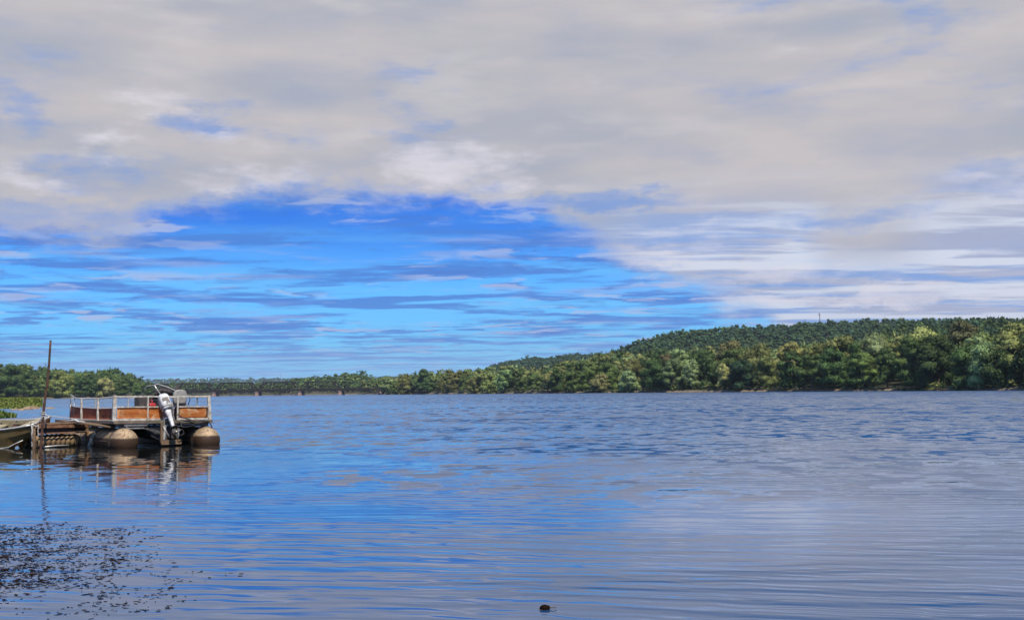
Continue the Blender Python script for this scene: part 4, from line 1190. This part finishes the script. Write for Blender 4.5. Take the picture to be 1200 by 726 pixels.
# ------------------------------------------------------------------ small olive boat at the left edge
def build_jon():
    c = at(36.5, 499, 28.2)
    root = empty('jon_boat', (c.x, c.y, 0), (R(10), R(1.5), R(-4))); tag(root, 'dented olive flat-bottomed boat cut off by the left edge of the photo', 'boat')
    # local: x=0 is the bow end, boat runs to -x; near side is -y
    L, Wd = 3.6, 1.2
    def sec(x):
        f = max(0, 1 + x/.9) if x > -.9 else 0            # towards the bow
        wt = Wd/2 * (1 - .16*f**1.5); wb = wt - .12
        zb = -.10 + .30 * f**1.8; zt = .44 + .12*f**1.5
        return wt, wb, zb, zt
    xs = [-L, -2.9, -2.2, -1.6, -1.2, -.9, -.6, -.35, -.15, 0.0]
    yc = .55
    def hull(off, bow):
        rings = []
        for x in xs:
            wt, wb, zb, zt = sec(x); wt -= off; wb -= off; zb += off
            xx = x * (1 - off/ L) - off*0.5
            rings.append([(xx, yc - wt, zt), (xx - .0, yc - (wt + wb)/2 - .02, (zt*1.2 + zb*.8)/2), (xx - .10*(1 if x > -.5 else 0), yc - wb, zb + .06), (xx - .14*(1 if x > -.5 else 0), yc - wb + .07, zb),
                          (xx - .14*(1 if x > -.5 else 0), yc + wb - .07, zb), (xx - .10*(1 if x > -.5 else 0), yc + wb, zb + .06), (xx, yc + (wt + wb)/2 + .02, (zt*1.2 + zb*.8)/2), (xx, yc + wt, zt)])
        return rings
    m = MB(); rs_ = hull(0, 0)
    g = [[Vector(p) for p in r] for r in rs_]
    m.sheet(g, .02, smooth=False)
    # transom (far left) and bow end plate
    m.bm.verts.ensure_lookup_table()
    for idx, dx in ((0, 0), (-1, 0)):
        r = rs_[idx]; vs = [m.bm.verts.new((p[0] + (.012 if idx else -.012), p[1], p[2])) for p in r]; f = m.bm.faces.new(vs); bmesh.ops.solidify(m.bm, geom=[f], thickness=.02)
    m.build('hull', M['olive'], root)
    m = MB()
    for s in (0, -1):
        m.tube([Vector(r[s]) + Vector((0, 0, .012)) for r in rs_], .024, 8)
    m.tube([Vector(rs_[-1][0]) + Vector((.01, 0, .012)), Vector(rs_[-1][-1]) + Vector((.01, 0, .012))], .026, 8)
    m.tube([Vector(r[2]) + Vector((0, -.012, 0)) for r in rs_[:-1]], .016, 6)
    m.build('gunwale', M['pale_metal'], root)
    m = MB()  # inner wall plate with holes, bow thwart
    m.box((-.16, yc, .525), (.30, 1.0, .02)); m.build('bow_plate', M['olive_in'], root)
    m = MB()
    m.box((-1.6, yc + .545, .36), (2.9, .015, .22)); m.build('inner_side', M['olive_in'], root)
    m = MB()
    for x, z, r in ((-.42, .43, .016), (-.70, .36, .042), (-.9, .44, .014), (-1.3, .37, .03)):
        m.tube([(x, yc + .53, z), (x, yc + .545, z)], r, 12)
    m.build('drain_hole', M['black'], root)
    for x in (-1.25, -2.4):
        m = MB(); m.box((x, yc, .34), (.28, 1.06, .03), bev=.005); m.box((x, yc, .18), (.24, .9, .30)); m.build('bench', M['olive_in'], root)
    m = MB(); m.tube([(-.05, .15, .60), (.0, .1, .64), (.04, .16, .60), (.02, .05, .56), (.06, 0, .42), (.04, -.04, .2)], .012, 6); m.build('bow_line', M['rope'], root)
build_jon()

# ------------------------------------------------------------------ floating weed and small drift
def build_weed():
    r = np.random.default_rng(77); b_v, b_t = [], []
    def piece(x, y, s):
        a = r.uniform(0, 6.28) if r.uniform() < .25 else r.normal(0, .35)
        n = r.integers(2, 5); L = s * r.uniform(.5, 1.7); w = s * r.uniform(.06, .16); bend = r.uniform(-.5, .5)
        up = r.uniform(.02, .15) * s; px_, py_ = x, y; ang = a; off = len(b_v); z0 = r.uniform(.001, .004)
        for k in range(n + 1):
            f = k / n; e = math.sin(math.pi * (.12 + .8*f)) * r.uniform(.6, 1.2)
            b_v.append((px_ - math.sin(ang)*w*e, py_ + math.cos(ang)*w*e, z0 + up*e)); b_v.append((px_ + math.sin(ang)*w*e, py_ - math.cos(ang)*w*e, z0 - .002))
            ang += bend / n; px_ += math.cos(ang)*L/n; py_ += math.sin(ang)*L/n
        for k in range(n):
            o = off + 2*k; b_t.append((o, o+1, o+2)); b_t.append((o+1, o+3, o+2))
    def patch(px0, px1, py0, py1, n, dens, s0=.022, clump=1):
        k = 0
        while k < n:
            px_, py_ = r.uniform(px0, px1), r.uniform(py0, py1)
            if r.uniform() > dens(px_, py_): continue
            p = onwater(px_, py_)
            for _ in range(r.integers(1, 5)):
                piece(p.x + r.normal(0, .03), p.y + r.normal(0, .06), s0 * r.uniform(.5, 1.35))
            k += 1
    def d1(a, b_):
        e = 1 - (max(0, a) / 190.0) ** 1.0 - max(0, (b_ - 668)) / 60.0
        e *= .35 + .65 * (math.sin(a*.09 + b_*.21) * math.sin(b_*.17 - a*.05) > -.25)
        return max(.0, e) if (b_ > 614 + 4*math.sin(a*.07) + max(0, a - 90)*.10) else 0
    patch(-60, 190, 612, 690, 1700, d1)
    patch(-40, 150, 685, 722, 70, lambda a, b_: .4 + .6*(math.sin(a*.06 + b_*.1) > .2))
    patch(110, 215, 655, 715, 60, lambda a, b_: .5 + .5*(math.sin(a*.11 + b_*.13) > .3))
    patch(185, 285, 668, 684, 12, lambda a, b_: 1)
    me = tri_mesh('floating_weed', np.array(b_v), np.array(b_t), M['weed'])
    o = bpy.data.objects.new('floating_weed', me); COL.objects.link(o); tag(o, 'dark scraps of waterweed floating in the near left corner', 'waterweed', kind='stuff')
build_weed()
def build_drift():
    p = onwater(638.5, 713.5)
    root = empty('driftwood', (p.x, p.y, 0), (0, 0, .1)); tag(root, 'small brown lump with a twig poking from calm water at the bottom of the photo', 'driftwood')
    o = stone('knot', (0, 0, .008), (.027, .022, .019), 91, M['weed'], root)
    stone('knot', (-.014, .004, .0), (.020, .018, .012), 92, M['wood'], root)
    b = MB(); b.tube([(.01, 0, .012), (.035, .003, .010), (.052, .0, .013), (.068, .004, .008)], [.005, .004, .0035, .002], 6); b.build('twig', M['bark'], root)
build_drift()

# ------------------------------------------------------------------ haze
def build_haze():
    b = MB(); b.box((0, 2850, 139), (15600, 9300, 282))
    m, t, bs = new_mat('haze_air')
    t.n.remove(bs)
    v = t.add('ShaderNodeVolumePrincipled'); v.inputs['Color'].default_value = (0.72, 0.84, 1.0, 1); v.inputs['Density'].default_value = 0.00006; v.inputs['Anisotropy'].default_value = 0.2
    t.l.new(v.outputs[0], t.n['Material Output'].inputs['Volume'])
    o = b.build('haze', m); tag(o, 'thin bluish air over the river and hills', 'haze', kind='stuff')
HAZE = True
if HAZE: build_haze()

# ------------------------------------------------------------------ render settings
sc.view_settings.view_transform = 'Standard'
sc.view_settings.look = 'None'
sc.view_settings.exposure = 0.08
sc.view_settings.gamma = 1.0
sc.view_settings.use_curve_mapping = False
sc.render.engine = 'CYCLES'
cy = sc.cycles
cy.use_denoising = True
cy.max_bounces = 6; cy.diffuse_bounces = 2; cy.glossy_bounces = 3; cy.transmission_bounces = 2; cy.volume_bounces = 0; cy.transparent_max_bounces = 4
cy.caustics_reflective = False; cy.caustics_refractive = False
cy.sample_clamp_indirect = 4.0
